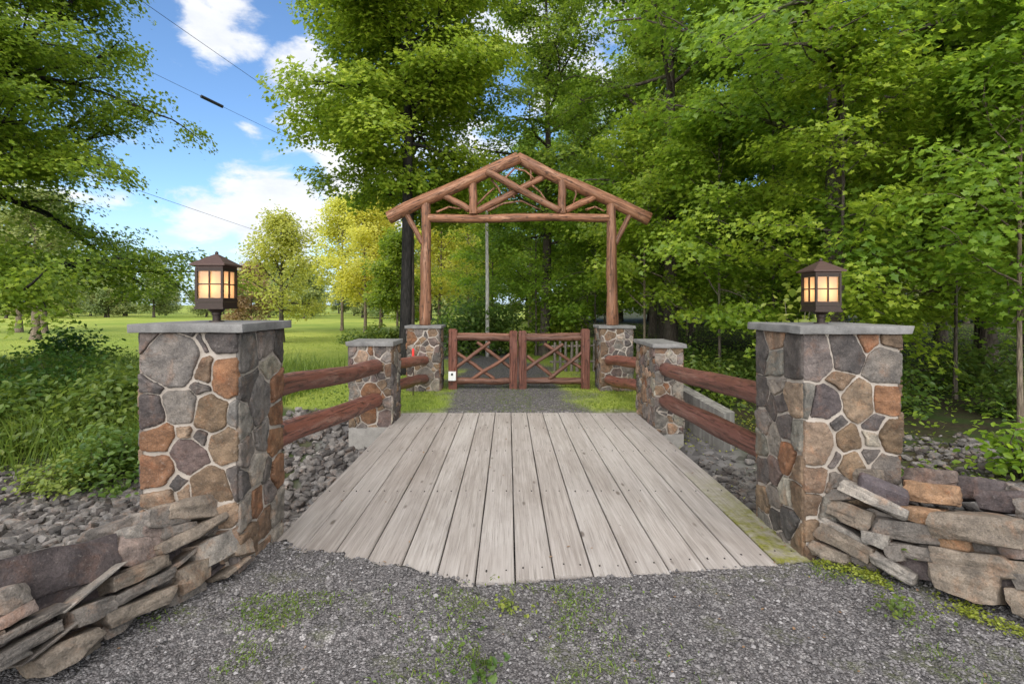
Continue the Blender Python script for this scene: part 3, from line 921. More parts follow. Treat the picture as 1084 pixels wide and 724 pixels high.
# small clover weeds and moss on the drive margins
x, y = scatter(60000, -2.2, 3.3, 1.9, 3.9, lambda x, y: dens_w(x, y) * .32 * (y < EDGE(x) - .03))
ground_leaves('drive_clover', x, y, .017, M['leaf_lime'], 'small clover leaves scattered over the gravel drive', 'weeds', .02)
x, y = scatter(40000, 1.9, 3.3, 2.0, 3.75, lambda x, y: np.exp(-((x - (2.22 + (3.7 - y) * .80)) / .10) ** 2) * sst(.4, .55, fbm(x * 5, y * 5, 3)) * .8)
ground_leaves('moss', x, y, .020, M['moss'], 'yellow green moss along the foot of the right dry stone wall', 'moss', .025)
x, y = scatter(9000, 2.5, 6, 4.4, 8.5, lambda x, y: sst(7.2, 8.0, y) * .8 + .05)
ground_leaves('bank_moss', x, y, .035, M['moss'], 'mossy green growth on the right bank behind the railing', 'moss', .05)
M['litter'] = m_simple('dry brown leaf', (.16, .095, .05), .8)
x, y = scatter(1500, -2.2, 3.2, 1.9, 8.7, lambda x, y: np.where(y > 3.4, (np.abs(x - .18) < 1.95) * .12 + (x > 2.0) * .4, .25))
zz = np.where((y > 3.45) & (y < 8.7) & (x > DX0) & (x < DX1), .008, height(x, y) + .008)
nrl = np.stack([RNG.normal(0, .25, len(x)), RNG.normal(0, .25, len(x)), np.ones(len(x))], 1)
V, Fc = leaf_mesh(np.stack([x, y, zz], 1), nrl, .022 * RNG.uniform(.4, 1.4, len(x)), 'oval')
tag(np_mesh('leaf_litter', V, Fc, M['litter']), 'small dry brown leaves scattered on deck and gravel', 'leaf litter', kind='stuff')
# one low weed in the foreground
shrub('weed', 'single low green weed in the gravel at the bottom of the picture', (-.13, 2.62, gz(-.13, 2.62)), .09, .07, .05, 90, .035, M['leaf_shrub'], seed=30, cat='weed', stem=M['weed_stem'])
shrub('weed', 'small weed in the middle of the gravel before the deck', (.0, 3.15, gz(0, 3.15)), .10, .08, .05, 80, .028, M['leaf_lime'], seed=31, cat='weed', stem=M['weed_stem'])
shrub('weed', 'green weed at the gravel edge in front of the right stone wall', (2.35, 3.05, gz(2.35, 3.05)), .16, .12, .08, 160, .03, M['leaf_shrub'], seed=32, cat='weed', stem=M['weed_stem'])

# ------------------------------------------------------------------ stones
def rock(seed, d, jag=.18, npts=26, sub=2, boxy=.75, rough=.05, soft=.5):
    """an angular stone: hull of jittered points on a rounded box, broken up by noise; returns verts, faces"""
    rg = np.random.default_rng(seed)
    cs = np.array([[x, y, z] for x in (-1, 1) for y in (-1, 1) for z in (-1, 1)], float)
    ed = np.array([[x, y, z] for x in (-1, 0, 1) for y in (-1, 0, 1) for z in (-1, 0, 1) if (x, y, z).count(0) == 1], float)
    p = np.concatenate([cs * (1 - np.abs(rg.normal(0, jag * 1.1, (8, 3)))), ed * (1 - np.abs(rg.normal(0, jag * .7, (12, 3)))) + rg.normal(0, jag * .8, (12, 3)) * (ed == 0), rg.uniform(-.75, .75, (8, 3))])
    # one corner knocked off
    p = p * np.array(d) * .5
    bm = bmesh.new()
    for q in p: bm.verts.new(q)
    r_ = bmesh.ops.convex_hull(bm, input=bm.verts)
    bmesh.ops.delete(bm, geom=[v for v in bm.verts if not v.link_faces], context='VERTS')
    if sub:
        bmesh.ops.triangulate(bm, faces=bm.faces)
        for _ in range(sub):
            bmesh.ops.subdivide_edges(bm, edges=bm.edges, cuts=1, use_grid_fill=True)
        bmesh.ops.smooth_vert(bm, verts=bm.verts, factor=soft, use_axis_x=True, use_axis_y=True, use_axis_z=True)
        s = min(d)
        off = Vector((seed * 3.7 % 91, seed * 1.3 % 57, 0))
        for v in bm.verts:
            q = v.co
            # layered: stronger breaks along the bedding planes
            k = mnoise.fractal(Vector((q.x / s * .5, q.y / s * .5, q.z / s * 3.0)) + off, 1, 2, 4)
            k2 = mnoise.noise(Vector((q.x / s * 1.4, q.y / s * 1.4, q.z / s * 1.4)) + off)
            n_ = Vector((q.x / d[0], q.y / d[1], q.z / d[2])).normalized()
            v.co = q + n_ * (k * rough + k2 * rough * .8) * min(s, .16) * 1.6
    V = np.array([v.co[:] for v in bm.verts])
    bm.verts.index_update()
    Fc = [tuple(v.index for v in f.verts) for f in bm.faces]
    bm.free()
    return V, Fc


# --- stone faces of the pillars: a power diagram of seeds, each cell a rounded stone
GREY, DARK, RUST, TAN, SLATE, PURP, BRN, LITE = ((.175, .148, .128), (.105, .090, .082), (.21, .108, .058), (.27, .19, .13), (.185, .168, .145), (.16, .115, .10), (.19, .128, .082), (.28, .245, .20))
PAL = [GREY, GREY, GREY, DARK, DARK, RUST, TAN, SLATE, PURP, BRN, BRN, BRN, LITE]


def clip(poly, nx_, ny_, c):
    out = []
    for i in range(len(poly)):
        a, b = poly[i], poly[(i + 1) % len(poly)]
        da, db = a[0] * nx_ + a[1] * ny_ - c, b[0] * nx_ + b[1] * ny_ - c
        if da <= 0: out.append(a)
        if da * db < 0:
            t_ = da / (da - db)
            out.append((a[0] + (b[0] - a[0]) * t_, a[1] + (b[1] - a[1]) * t_))
    return out


def stone_face(mb, O, U, Vv, N, w, h, seeds, rg, gap=.018):
    """O: lower corner, U,Vv: in-plane axes, N: outward normal; seeds (u, v, r, colour)"""
    O, U, Vv, N = (np.array(q, float) for q in (O, U, Vv, N))
    ex = .006
    rg_w = rg.random() * 9
    for i, (u, v, r_, col) in enumerate(seeds):
        poly = [(-ex, -.02), (w + ex, -.02), (w + ex, h), (-ex, h)]
        for j, (u2, v2, r2, _) in enumerate(seeds):
            if i == j: continue
            dx, dy = u2 - u, v2 - v
            L = math.hypot(dx, dy)
            if L < 1e-4 or L > 1.0: continue
            c = (u2 * u2 + v2 * v2 - r2 * r2 - u * u - v * v + r_ * r_) / 2 / L - gap / 2 * rg.uniform(.3, 1.9)
            poly = clip(poly, dx / L, dy / L, c)
            if len(poly) < 3: break
        if len(poly) < 3: continue
        P_ = np.array(poly)
        ar = .5 * abs(np.sum(P_[:, 0] * np.roll(P_[:, 1], -1) - P_[:, 1] * np.roll(P_[:, 0], -1)))
        if ar < .0008: continue
        # joints wander: every outline point is moved by one shared field, so neighbours still fit
        for _ in range(2):
            P_ = np.stack([P_, (P_ + np.roll(P_, -1, 0)) / 2], 1).reshape(-1, 2)
        wk = rg_w * 13.7
        for a_ in P_:
            eb = min(1, max(0, min(a_[0] + ex, w + ex - a_[0], h - a_[1]) / .05))
            a_ += eb * np.array([mnoise.noise(Vector((a_[0] * 7, a_[1] * 7, wk))) * .030 + mnoise.noise(Vector((a_[0] * 19, a_[1] * 19, wk))) * .009,
                                 mnoise.noise(Vector((a_[0] * 7, a_[1] * 7, wk + 9))) * .030 + mnoise.noise(Vector((a_[0] * 19, a_[1] * 19, wk + 9))) * .009])
        # round the corners
        for _ in range(1):
            nxt = np.roll(P_, -1, 0)
            q = .25
            P_ = np.stack([P_ * (1 - q) + nxt * q, P_ * q + nxt * (1 - q)], 1).reshape(-1, 2)
        c0 = P_.mean(0)
        nxt = np.roll(P_, -1, 0)
        P_ = np.stack([P_, P_ * .5 + nxt * .5 + rg.normal(0, .0016, P_.shape)], 1).reshape(-1, 2)
        P_ = c0 + (P_ - c0) * (1 + rg.normal(0, .006, (len(P_), 1)))
        n = len(P_)
        hgt = rg.uniform(.010, .032)
        tl = rg.normal(0, .05, 2); rr = np.abs(P_ - c0).max(); tl *= min(1, hgt * .35 / (rr * .08))
        so = rg.random(3) * 50
        rings = []
        for sc, hh in ((1, -.012), (.985, hgt * .5), (.955, hgt * .76), (.90, hgt * .9), (.78, hgt), (.6, hgt), (.4, hgt), (.2, hgt)):
            q = c0 + (P_ - c0) * sc
            nz = np.array([mnoise.fractal(Vector((a_[0] * 16 + so[0], a_[1] * 16 + so[1], so[2])), 1, 2, 3) for a_ in q])
            z = hh + np.clip((q - c0) @ tl, -hgt * .45, hgt * .6) * (1 if sc < .99 else 0) + nz * (.009 if sc < .96 else .002)
            rings.append(O + q[:, :1] * U + q[:, 1:] * Vv + z[:, None] * N if hasattr(z, '__len__') else O + q[:, :1] * U + q[:, 1:] * Vv + z * N)
        ctr = O + c0[0] * U + c0[1] * Vv + N * (hgt + rg.normal(0, .002))
        V = np.concatenate(rings + [ctr[None]])
        Fc = []
        for k in range(len(rings) - 1):
            for a in range(n):
                Fc.append((k * n + a, k * n + (a + 1) % n, (k + 1) * n + (a + 1) % n, (k + 1) * n + a))
        b = (len(rings) - 1) * n
        for a in range(n): Fc.append((b + a, b + (a + 1) % n, len(V) - 1))
        cc = np.array(col) * rg.uniform(.85, 1.2) * (1 + rg.normal(0, .018, 3))
        mb.add(V, Fc, 0, np.clip(cc, .02, .6))


def rand_seeds(rg, w, h, s):
    out = []
    for _ in range(4000):
        u, v = rg.uniform(0, w), rg.uniform(0, h)
        r_ = s * rg.choice([.35, .6, .85, 1.1], p=[.22, .33, .3, .15])
        if all(math.hypot(u - a, (v - b) * 1.05) > (r_ + c) * .62 for a, b, c, _c in out):
            out.append((u, v, r_ * .6, PAL[rg.integers(0, len(PAL))]))
    return out


def pillar(name, label, x0, x1, y0, y1, zb, zt, cap_t, seed, s=.2, ov=.06, front=None, side=None, foot=None):
    rg = np.random.default_rng(seed)
    e = empty(name, ((x0 + x1) / 2, (y0 + y1) / 2, zb), label, 'stone pillar', 'stone pillars along the drive')
    o = np.array([(x0 + x1) / 2, (y0 + y1) / 2, zb])
    w, d, h = x1 - x0, y1 - y0, zt - cap_t - zb
    mb = MB(); mb.box((0, 0, h / 2), (w, d, h))
    mb.build('mortar_core', M['mortar'], e)
    st = MB()
    fr = front if front else rand_seeds(rg, w, h, s)
    stone_face(st, (-w / 2, -d / 2, 0), (1, 0, 0), (0, 0, 1), (0, -1, 0), w, h, fr, rg)
    rs = side if side and x0 > 0 else rand_seeds(rg, d, h, s)
    ls = side if side and x0 < 0 else rand_seeds(rg, d, h, s)
    # face turned to +x
    stone_face(st, (w / 2, -d / 2, 0), (0, 1, 0), (0, 0, 1), (1, 0, 0), d, h, ls if x0 < 0 else rand_seeds(rg, d, h, s), rg)
    # face turned to -x
    stone_face(st, (-w / 2, d / 2, 0), (0, -1, 0), (0, 0, 1), (-1, 0, 0), d, h, rs if x0 > 0 else rand_seeds(rg, d, h, s), rg)
    stone_face(st, (w / 2, d / 2, 0), (-1, 0, 0), (0, 0, 1), (0, 1, 0), w, h, rand_seeds(rg, w, h, s), rg)
    st.build('stonework', M['stone'], e, R(50), True)
    # cap: a rough edged slab
    bm = bmesh.new()
    bmesh.ops.create_cube(bm, size=1)
    bmesh.ops.scale(bm, vec=(w + 2 * ov, d + 2 * ov, cap_t), verts=bm.verts)
    bmesh.ops.bevel(bm, geom=bm.edges, offset=.008, segments=2, profile=.6, affect='EDGES')
    bmesh.ops.subdivide_edges(bm, edges=[q for q in bm.edges if q.calc_length() > .2], cuts=14, use_grid_fill=True)
    for v in bm.verts:
        k = mnoise.fractal(v.co * 9 + Vector((seed, 0, 0)), 1, 2, 3) * .012
        v.co.x += k * (1 if v.co.x > 0 else -1); v.co.y += k * (1 if v.co.y > 0 else -1)
        v.co.z += mnoise.noise(v.co * 6 + Vector((0, seed, 0))) * .0035
    me = bpy.data.meshes.new('capstone'); bm.to_mesh(me); bm.free()
    me.materials.append(M['cap'])
    me.polygons.foreach_set('use_smooth', [True] * len(me.polygons)); me.set_sharp_from_angle(angle=R(40))
    c = link(bpy.data.objects.new('capstone', me), e); c.location = (0, 0, h + cap_t / 2 + .002)
    if foot:
        fb = MB(); fb.box((0, 0, -foot[2] / 2 - .003), (w + foot[0], d + foot[1], foot[2]))
        fb.build('footing', M['footing'], e)
    return e


def seeds_from(pts, X0, Y, zb, mirror=None, depthside=None):
    """photo survey points (px, py, r px, colour) on a pillar face -> face coordinates"""
    out = []
    for px, py, r_, col in pts:
        if depthside is None:
            q = at(px, py, Y); u, v, s = q.x - X0, q.z - zb, Y / F
        else:
            X, y0, y1, flip = depthside
            yy = X * F / (px - CX)
            z = H - (py - CY) / F * yy
            u = (y1 - yy) if flip else (yy - y0)
            v, s = z - zb, yy / F * 1.15
        out.append((u, v, r_ * s, col))
    return out


LF = [(160, 361, 11, GREY), (192, 357, 9, DARK), (183, 381, 30, GREY), (236, 361, 17, DARK), (213, 369, 5, DARK), (217, 391, 15, BRN), (241, 397, 20, RUST), (164, 408, 10, DARK), (211, 412, 9, DARK),
      (159, 436, 17, DARK), (190, 430, 20, GREY), (224, 438, 20, BRN), (170, 465, 17, RUST), (199, 482, 19, PURP), (216, 463, 10, DARK), (238, 470, 18, BRN), (198, 458, 6, TAN), (166, 497, 20, RUST), (186, 510, 8, DARK),
      (197, 523, 7, TAN), (224, 517, 21, BRN), (249, 509, 9, DARK), (172, 531, 15, TAN), (250, 440, 9, SLATE), (202, 545, 11, RUST), (232, 546, 13, TAN), (160, 558, 14, BRN), (185, 566, 14, DARK), (213, 575, 14, GREY), (243, 573, 13, BRN), (165, 588, 13, RUST), (195, 595, 14, GREY), (228, 600, 14, TAN), (249, 600, 10, DARK)]
LS = [(262, 374, 12, SLATE), (281, 364, 10, GREY), (293, 362, 6, DARK), (285, 388, 9, LITE), (263, 405, 6, DARK), (274, 424, 18, SLATE), (291, 413, 7, RUST), (292, 438, 8, RUST), (258, 448, 8, SLATE), (260, 478, 11, GREY), (276, 464, 11, SLATE), (290, 467, 10, RUST),
      (271, 496, 13, LITE), (281, 500, 6, DARK), (291, 498, 10, RUST), (256, 512, 8, DARK), (272, 530, 11, RUST), (284, 518, 6, GREY), (259, 540, 9, LITE), (280, 553, 11, BRN), (292, 540, 12, LITE), (262, 572, 10, BRN), (280, 583, 12, TAN), (293, 570, 9, LITE), (257, 598, 9, GREY)]
RF = [(864, 379, 20, GREY), (893, 373, 18, DARK), (919, 361, 9, RUST), (941, 359, 9, BRN), (937, 388, 17, GREY), (889, 407, 8, BRN), (853, 424, 8, SLATE), (873, 428, 16, DARK), (909, 424, 19, TAN), (936, 424, 15, RUST), (925, 447, 7, DARK), (886, 451, 7, DARK), (860, 470, 22, TAN),
      (897, 466, 15, BRN), (921, 463, 8, LITE), (943, 462, 14, BRN), (883, 484, 6, GREY), (902, 494, 15, BRN), (936, 497, 14, GREY), (920, 484, 5, DARK), (860, 508, 13, BRN), (885, 513, 10, GREY), (856, 535, 13, BRN), (880, 540, 14, SLATE), (910, 530, 14, TAN), (938, 528, 12, DARK), (858, 562, 12, BRN), (885, 566, 12, GREY), (913, 560, 14, RUST), (940, 560, 12, GREY), (860, 585, 10, BRN), (890, 590, 12, DARK), (925, 590, 14, TAN)]
RS = [(806, 375, 11, DARK), (820, 361, 8, TAN), (822, 384, 12, SLATE), (840, 379, 13, DARK), (807, 417, 11, DARK), (824, 408, 7, LITE), (828, 428, 9, DARK), (842, 424, 9, TAN), (811, 445, 9, GREY), (818, 432, 6, DARK), (832, 452, 11, DARK), (844, 458, 7, SLATE), (806, 470, 9, SLATE), (820, 465, 7, LITE), (834, 483, 11, RUST), (808, 497, 11, DARK),
      (822, 500, 9, PURP), (846, 500, 8, BRN), (810, 530, 9, BRN), (820, 526, 9, GREY), (833, 522, 9, LITE), (846, 528, 10, BRN), (836, 552, 12, DARK), (822, 548, 6, DARK), (846, 570, 9, BRN), (810, 552, 8, GREY), (828, 575, 8, GREY)]
ZB = -.12
pillar('stone_pillar', 'tall stone pillar with lantern at the near left corner of the bridge', -2.507, -1.847, 3.52, 4.19, ZB, 1.715, .06, 1,
       front=seeds_from(LF, -2.507, 3.52, ZB), side=seeds_from(LS, 0, 0, ZB, depthside=(-1.847, 3.52, 4.19, False)))
pillar('stone_pillar', 'tall stone pillar with lantern at the near right corner of the bridge', 2.175, 2.88, 3.79, 4.49, ZB, 1.69, .06, 2,
       front=seeds_from(RF, 2.175, 3.79, ZB), side=seeds_from(RS, 0, 0, ZB, depthside=(2.175, 3.79, 4.49, True)))
pillar('stone_pillar', 'shorter stone pillar at the far left end of the plank deck', -2.435, -1.80, 7.9, 8.52, -.03, 1.275, .07, 3, .30, .05, foot=(.02, .03, 1.3))
pillar('stone_pillar', 'narrow stone pillar at the far right end of the plank deck', 2.215, 2.63, 7.76, 8.84, -.10, 1.25, .06, 4, .25, .05, foot=(.02, .03, 1.3))
pillar('stone_pillar', 'stone gate pillar carrying the left post of the log arch', -2.15, -1.47, 10.96, 11.62, -.08, 1.39, .06, 5, .32, .05)
pillar('stone_pillar', 'stone gate pillar carrying the right post of the log arch', 1.97, 2.65, 10.96, 11.62, -.08, 1.39, .06, 6, .32, .05)


# ------------------------------------------------------------------ lanterns
def lantern(x, y, z):
    e = empty('post_lantern', (x, y, z), 'x', 'lantern', 'lanterns on the near pillars')
    mb = MB()
    mb.tube([(0, 0, -.002), (0, 0, .012)], [.055, .05], 20)
    mb.tube([(0, 0, .012), (0, 0, .05), (0, 0, .055), (0, 0, .075), (0, 0, .08), (0, 0, .10)], [.028, .028, .034, .034, .045, .06], 20)
    mb.build('stem', M['bronze'], e, R(35))
    tr = MB()
    tr.box((0, 0, .107), (.215, .215, .016)); tr.box((0, 0, .132), (.20, .20, .034)); tr.box((0, 0, .156), (.208, .208, .012))
    tr.build('base_tray', M['bronze'], e)
    fr = MB()
    s = .094; z0, z1 = .162, .40
    for sx in (-1, 1):
        for sy in (-1, 1): fr.box((sx * s, sy * s, (z0 + z1) / 2), (.016, .016, z1 - z0))
    for (ax, sg) in ((0, -1), (0, 1), (1, -1), (1, 1)):
        def bx(u, zc, wu, hz):
            c = [0, 0, zc]; d = [0, 0, hz]
            c[ax] = sg * s; d[ax] = .012; c[1 - ax] = u; d[1 - ax] = wu
            fr.box(c, d)
        bx(0, z0 + .009, .170, .018); bx(0, z1 - .012, .170, .024)
        bx(0, (z0 + z1) / 2, .170, .009)
        bx(0, (z0 + .018 + (z0 + z1) / 2 - .0045) / 2, .009, (z1 - z0) / 2 - .024)
        bx(0, (z1 - .024 + (z0 + z1) / 2 + .0045) / 2, .009, (z1 - z0) / 2 - .030)
    fr.build('frame', M['bronze'], e)
    for (ax, sg) in ((0, -1), (0, 1), (1, -1), (1, 1)):
        p = MB(); c = [0, 0, (z0 + z1) / 2]; d = [0, 0, z1 - z0 - .004]
        c[ax] = sg * (s - .0095); d[ax] = .003; d[1 - ax] = .168
        p.box(c, d); p.build('glass_pane', M['pane'], e)
    rf = MB()
    a, b = .128, .10
    rf.box((0, 0, .4085), (2 * b, 2 * b, .017))
    V = [(-a, -a, .417), (a, -a, .417), (a, a, .417), (-a, a, .417), (-a, -a, .428), (a, -a, .428), (a, a, .428), (-a, a, .428), (-.014, -.014, .505), (.014, -.014, .505), (.014, .014, .505), (-.014, .014, .505)]
    rf.add(V, [(3, 2, 1, 0), (0, 1, 5, 4), (1, 2, 6, 5), (2, 3, 7, 6), (3, 0, 4, 7), (4, 5, 9, 8), (5, 6, 10, 9), (6, 7, 11, 10), (7, 4, 8, 11), (8, 9, 10, 11)])
    r_ = rf.build('roof', M['roof_bronze'], e)
    fi = MB(); fi.tube([(0, 0, .505), (0, 0, .512), (0, 0, .52), (0, 0, .53)], [.014, .012, .013, .004], 12); fi.build('finial', M['bronze'], r_, True)
    bu = MB()
    bu.tube([(0, 0, .24 + .04 * math.cos(q)) for q in np.linspace(math.pi, 0, 9)], [.003 + .027 * math.sin(q) for q in np.linspace(math.pi, 0, 9)], 14)
    bu.build('bulb', M['bulb'], e, True)
    so = MB(); so.tube([(0, 0, .16), (0, 0, .205)], .013, 12); so.build('socket', M['bronze'], e, R(35))
    return e


def bulb_light(x, y, z):
    l = bpy.data.lights.new('lantern_light', 'POINT'); l.energy = .40; l.color = (1, .80, .58); l.shadow_soft_size = .035
    o = bpy.data.objects.new('lantern_light', l); o.location = (x, y, z); COL.objects.link(o)


L1 = lantern(-2.18, 3.85, 1.715)
L1['label'] = 'lit bronze lantern with amber panes on the left pillar cap'
L2 = copy_tree(L1); L2.location = (2.52, 4.15, 1.69); L2['label'] = 'lit bronze lantern with amber panes on the right pillar cap'
bulb_light(-2.18, 3.85, 1.715 + .30); bulb_light(2.52, 4.15, 1.69 + .30)


# ------------------------------------------------------------------ logs
def log(name, a, b, r0, r1, mat, parent, seed, n=14, wob=.10, sag=0., seg=14, base=None):
    """one log, its mesh laid along local z so that grain follows it"""
    a, b = Vector(a), Vector(b)
    base = Vector(base) if base is not None else Vector((0, 0, 0))
    d = b - a
    L = d.length
    rg = random.Random(seed)
    pts, rad = [], []
    for i in range(seg + 1):
        q = i / seg
        k = math.sin(q * math.pi) * sag
        pts.append((mnoise.noise(Vector((q * 2.2, seed, 0))) * r0 * .35 + k, mnoise.noise(Vector((q * 2.2, seed, 9))) * r0 * .35, q * L))
        rad.append((r0 + (r1 - r0) * q) * (1 + mnoise.noise(Vector((q * 5, seed * 1.7, 3))) * .10))
    pts = [pts[0][:2] + (0.0,), pts[0][:2] + (r0 * .12,)] + pts[1:-1] + [pts[-1][:2] + (L - r1 * .12,), pts[-1][:2] + (L,)]
    rad = [rad[0] * .9, rad[0]] + rad[1:-1] + [rad[-1], rad[-1] * .9]
    mb = MB(); mb.tube(pts, rad, n, wob=wob, seed=seed)
    o = mb.build(name, mat, parent, R(55))
    o.rotation_mode = 'QUATERNION'
    o.rotation_quaternion = d.to_track_quat('Z', 'Y')
    o.location = a - base
    return o


def railing(label, rails, seed, group):
    b = Vector(rails[0][0]); b.z = 0
    e = empty('log_railing', b, label, 'railing', group)
    for i, (a, c, r0, r1) in enumerate(rails):
        log('rail', a, c, r0, r1, M['log_rail'], e, seed + i, 18, .08, base=b)
    return e


G = 'log railings between the pillars'
railing('pair of thick dark red log rails along the left side of the bridge', [((-2.10, 4.19, 1.115), (-2.03, 7.90, .893), .098, .112), ((-2.10, 4.19, .69), (-2.03, 7.90, .386), .105, .115)], 3, G)
railing('pair of thick dark red log rails along the right side of the bridge', [((2.42, 4.49, 1.02), (2.375, 7.76, .858), .108, .105), ((2.42, 4.49, .495), (2.375, 7.76, .39), .112, .105)], 7, G)
railing('short log rails between the left deck pillar and the left gate pillar', [((-2.0, 8.52, .84), (-1.78, 10.96, .66), .095, .095), ((-2.0, 8.52, .47), (-1.78, 10.96, .27), .10, .10)], 11, G)
railing('short log rails between the narrow right pillar and the right gate pillar', [((2.36, 8.84, .83), (2.14, 10.96, .66), .10, .10), ((2.36, 8.84, .42), (2.14, 10.96, .24), .10, .10)], 15, G)

# ------------------------------------------------------------------ arch
YA = 11.25
ar = empty('log_arch', (.2, YA, 1.39), 'gabled arch of reddish peeled logs standing on the two gate pillars', 'arch')
B0 = (.2, YA, 1.39)


def alog(name, p, q, r0, r1, seed, dy=0., mat='log_arch', **k):
    return log(name, at(p[0], p[1], YA) + Vector((0, dy, 0)), at(q[0], q[1], YA) + Vector((0, dy, 0)), r0, r1, M[mat], ar, seed, 14, base=B0, **k)


pl = at(450, 214, YA); pr = at(648, 214, YA)
log('post', (pl.x, YA, 1.392), (pl.x + .02, YA, pl.z), .125, .10, M['log_arch'], ar, 21, 14, .14, base=B0)
log('post', (pr.x, YA, 1.392), (pr.x - .02, YA, pr.z), .125, .10, M['log_arch'], ar, 22, 14, .14, base=B0)
alog('rafter', (411, 231), (549, 167), .145, .125, 23, wob=.14)
alog('rafter', (688, 232), (547, 167), .145, .125, 24, dy=.03, wob=.14)
alog('tie_beam', (453, 231), (645, 231), .095, .09, 25)
alog('stud', (501, 190), (501, 227), .09, .09, 26, dy=-.02)
alog('stud', (595, 190), (595, 227), .09, .09, 27, dy=-.02)
alog('brace', (515, 183), (592, 224), .078, .075, 28, dy=-.09)
alog('brace', (583, 183), (504, 224), .072, .075, 29, dy=.05)
alog('brace', (468, 206), (497, 222), .075, .07, 30)
alog('brace', (630, 208), (599, 223), .075, .07, 31)
alog('knee_brace', (430, 226), (448, 259), .06, .055, 32)
alog('knee_brace', (667, 227), (651, 259), .06, .055, 33)
TW = [[(519, 182), (533, 192), (540, 200), (545, 210)], [(533, 190), (545, 178), (556, 181), (566, 190)], [(561, 172), (562, 183), (562, 192)], [(504, 218), (516, 206), (524, 199)], [(516, 224), (533, 216), (552, 213), (572, 222)],
      [(608, 197), (610, 206), (607, 215)], [(462, 225), (475, 219), (488, 221)], [(563, 196), (572, 203), (578, 212)], [(620, 222), (630, 219), (640, 224)], [(520, 190), (528, 200), (530, 206)]]
for i, tw in enumerate(TW):
    mb = MB()
    pts = [at(p[0], p[1], YA) - Vector(B0) for p in tw]
    fin = []
    for k in range(len(pts) - 1):
        for s_ in (0, .33, .66): fin.append(pts[k].lerp(pts[k + 1], s_) + Vector((0, .04 * math.sin(i + k + s_), 0)))
    fin.append(pts[-1])
    mb.tube(fin, [.026 - .010 * q / len(fin) for q in range(len(fin))], 8, wob=.2, seed=i)
    mb.build('twig', M['log_arch'], ar, True)


# ------------------------------------------------------------------ gate leaves
YG = 11.3
def gate_leaf(label, hinge, meet, braces, seed):
    hx, mx = (hinge - CX) / F * YG, (meet - CX) / F * YG
    b = Vector((hx, YG, 0))
    e = empty('gate_leaf', b, label, 'gate', 'leaves of the log gate')

    def gp(name, x, zt, w, sd):
        bm = bmesh.new(); bmesh.ops.create_cube(bm, size=1); bmesh.ops.scale(bm, vec=(w, w, zt + .03), verts=bm.verts)
        bmesh.ops.bevel(bm, geom=bm.edges, offset=.022, segments=2, affect='EDGES')
        bmesh.ops.subdivide_edges(bm, edges=[q for q in bm.edges if q.calc_length() > .5], cuts=10, use_grid_fill=True)
        for v in bm.verts:
            v.co.x += mnoise.noise(Vector((sd, 0, v.co.z * 3))) * .012; v.co.y += mnoise.noise(Vector((0, sd, v.co.z * 3))) * .012
        me = bpy.data.meshes.new(name); bm.to_mesh(me); bm.free(); me.materials.append(M['log_post'])
        o = link(bpy.data.objects.new(name, me), e); o.location = (x - hx, 0, (zt + .03) / 2 - .03)
    gp('hinge_post', hx, 1.31, .185, seed); gp('meeting_post', mx, 1.27, .175, seed + 1)
    for nm, zz, r_ in (('top_rail', 1.10, .07), ('bottom_rail', .17, .075)):
        sg = 1 if mx > hx else -1
        log(nm, (hx + sg * .08, YG, zz + (.02 if nm == 'top_rail' else 0)), (mx - sg * .07, YG, zz), r_, r_ * .9, M['log_gate'], e, seed + 3 + int(zz * 3), 12, .25, base=b)
    log('top_rail', (hx + .08 * sg, YG + .02, 1.19), (mx - sg * .07, YG + .02, 1.17), .035, .04, M['log_gate'], e, seed + 9, 10, .25, base=b)
    for i, (p, q) in enumerate(braces):
        dy = (-.035, .035, -.035, .035)[i]
        log('brace', at(p[0], p[1], YG) + Vector((0, dy, 0)), at(q[0], q[1], YG) + Vector((0, dy, 0)), .042, .038, M['log_gate'], e, seed + 20 + i, 10, .2, base=b)
    return e


GL = gate_leaf('left log gate leaf with crossed poles and the white box', 479.5, 543.5, [((484, 388), (519, 362)), ((484, 374), (523, 401)), ((500, 401), (540, 375)), ((505, 362), (540, 389))], 50)
gate_leaf('right log gate leaf with crossed poles, next to the right gate pillar', 619.5, 553, [((557, 391), (596, 364)), ((558, 377), (588, 401)), ((581, 401), (616, 373)), ((576, 364), (616, 390))], 70)
bx = MB(); q = at(479.5, 397, YG)
bx.box((0, 0, 0), (.16, .09, .19))
bo = empty('gate_control_box', (q.x, YG - .14, q.z), 'small white box mounted low on the left gate post', 'control box')
bx.build('housing', M['white'], bo)
dd = MB(); dd.tube([(0, -.044, .04), (0, -.052, .04)], .025, 14); dd.build('button', M['black'], bo, R(40))
# marker post with red and white tape by the left gate pillar
mk = empty('reflector_stake', (-1.93, 10.45, 0), 'thin red and white marker stake by the left gate rails', 'marker')
mb = MB(); mb.tube([(0, 0, -.1), (0, 0, .58)], .012, 8); mb.build('stake', M['bronze'], mk, R(40))
mb = MB(); mb.tube([(0, 0, .58), (0, 0, .78)], .024, 12); mb.build('white_band', M['white'], mk, R(40))
mb = MB(); mb.tube([(0, 0, .782), (0, 0, .95)], .024, 12); mb.build('red_band', M['red'], mk, R(40))

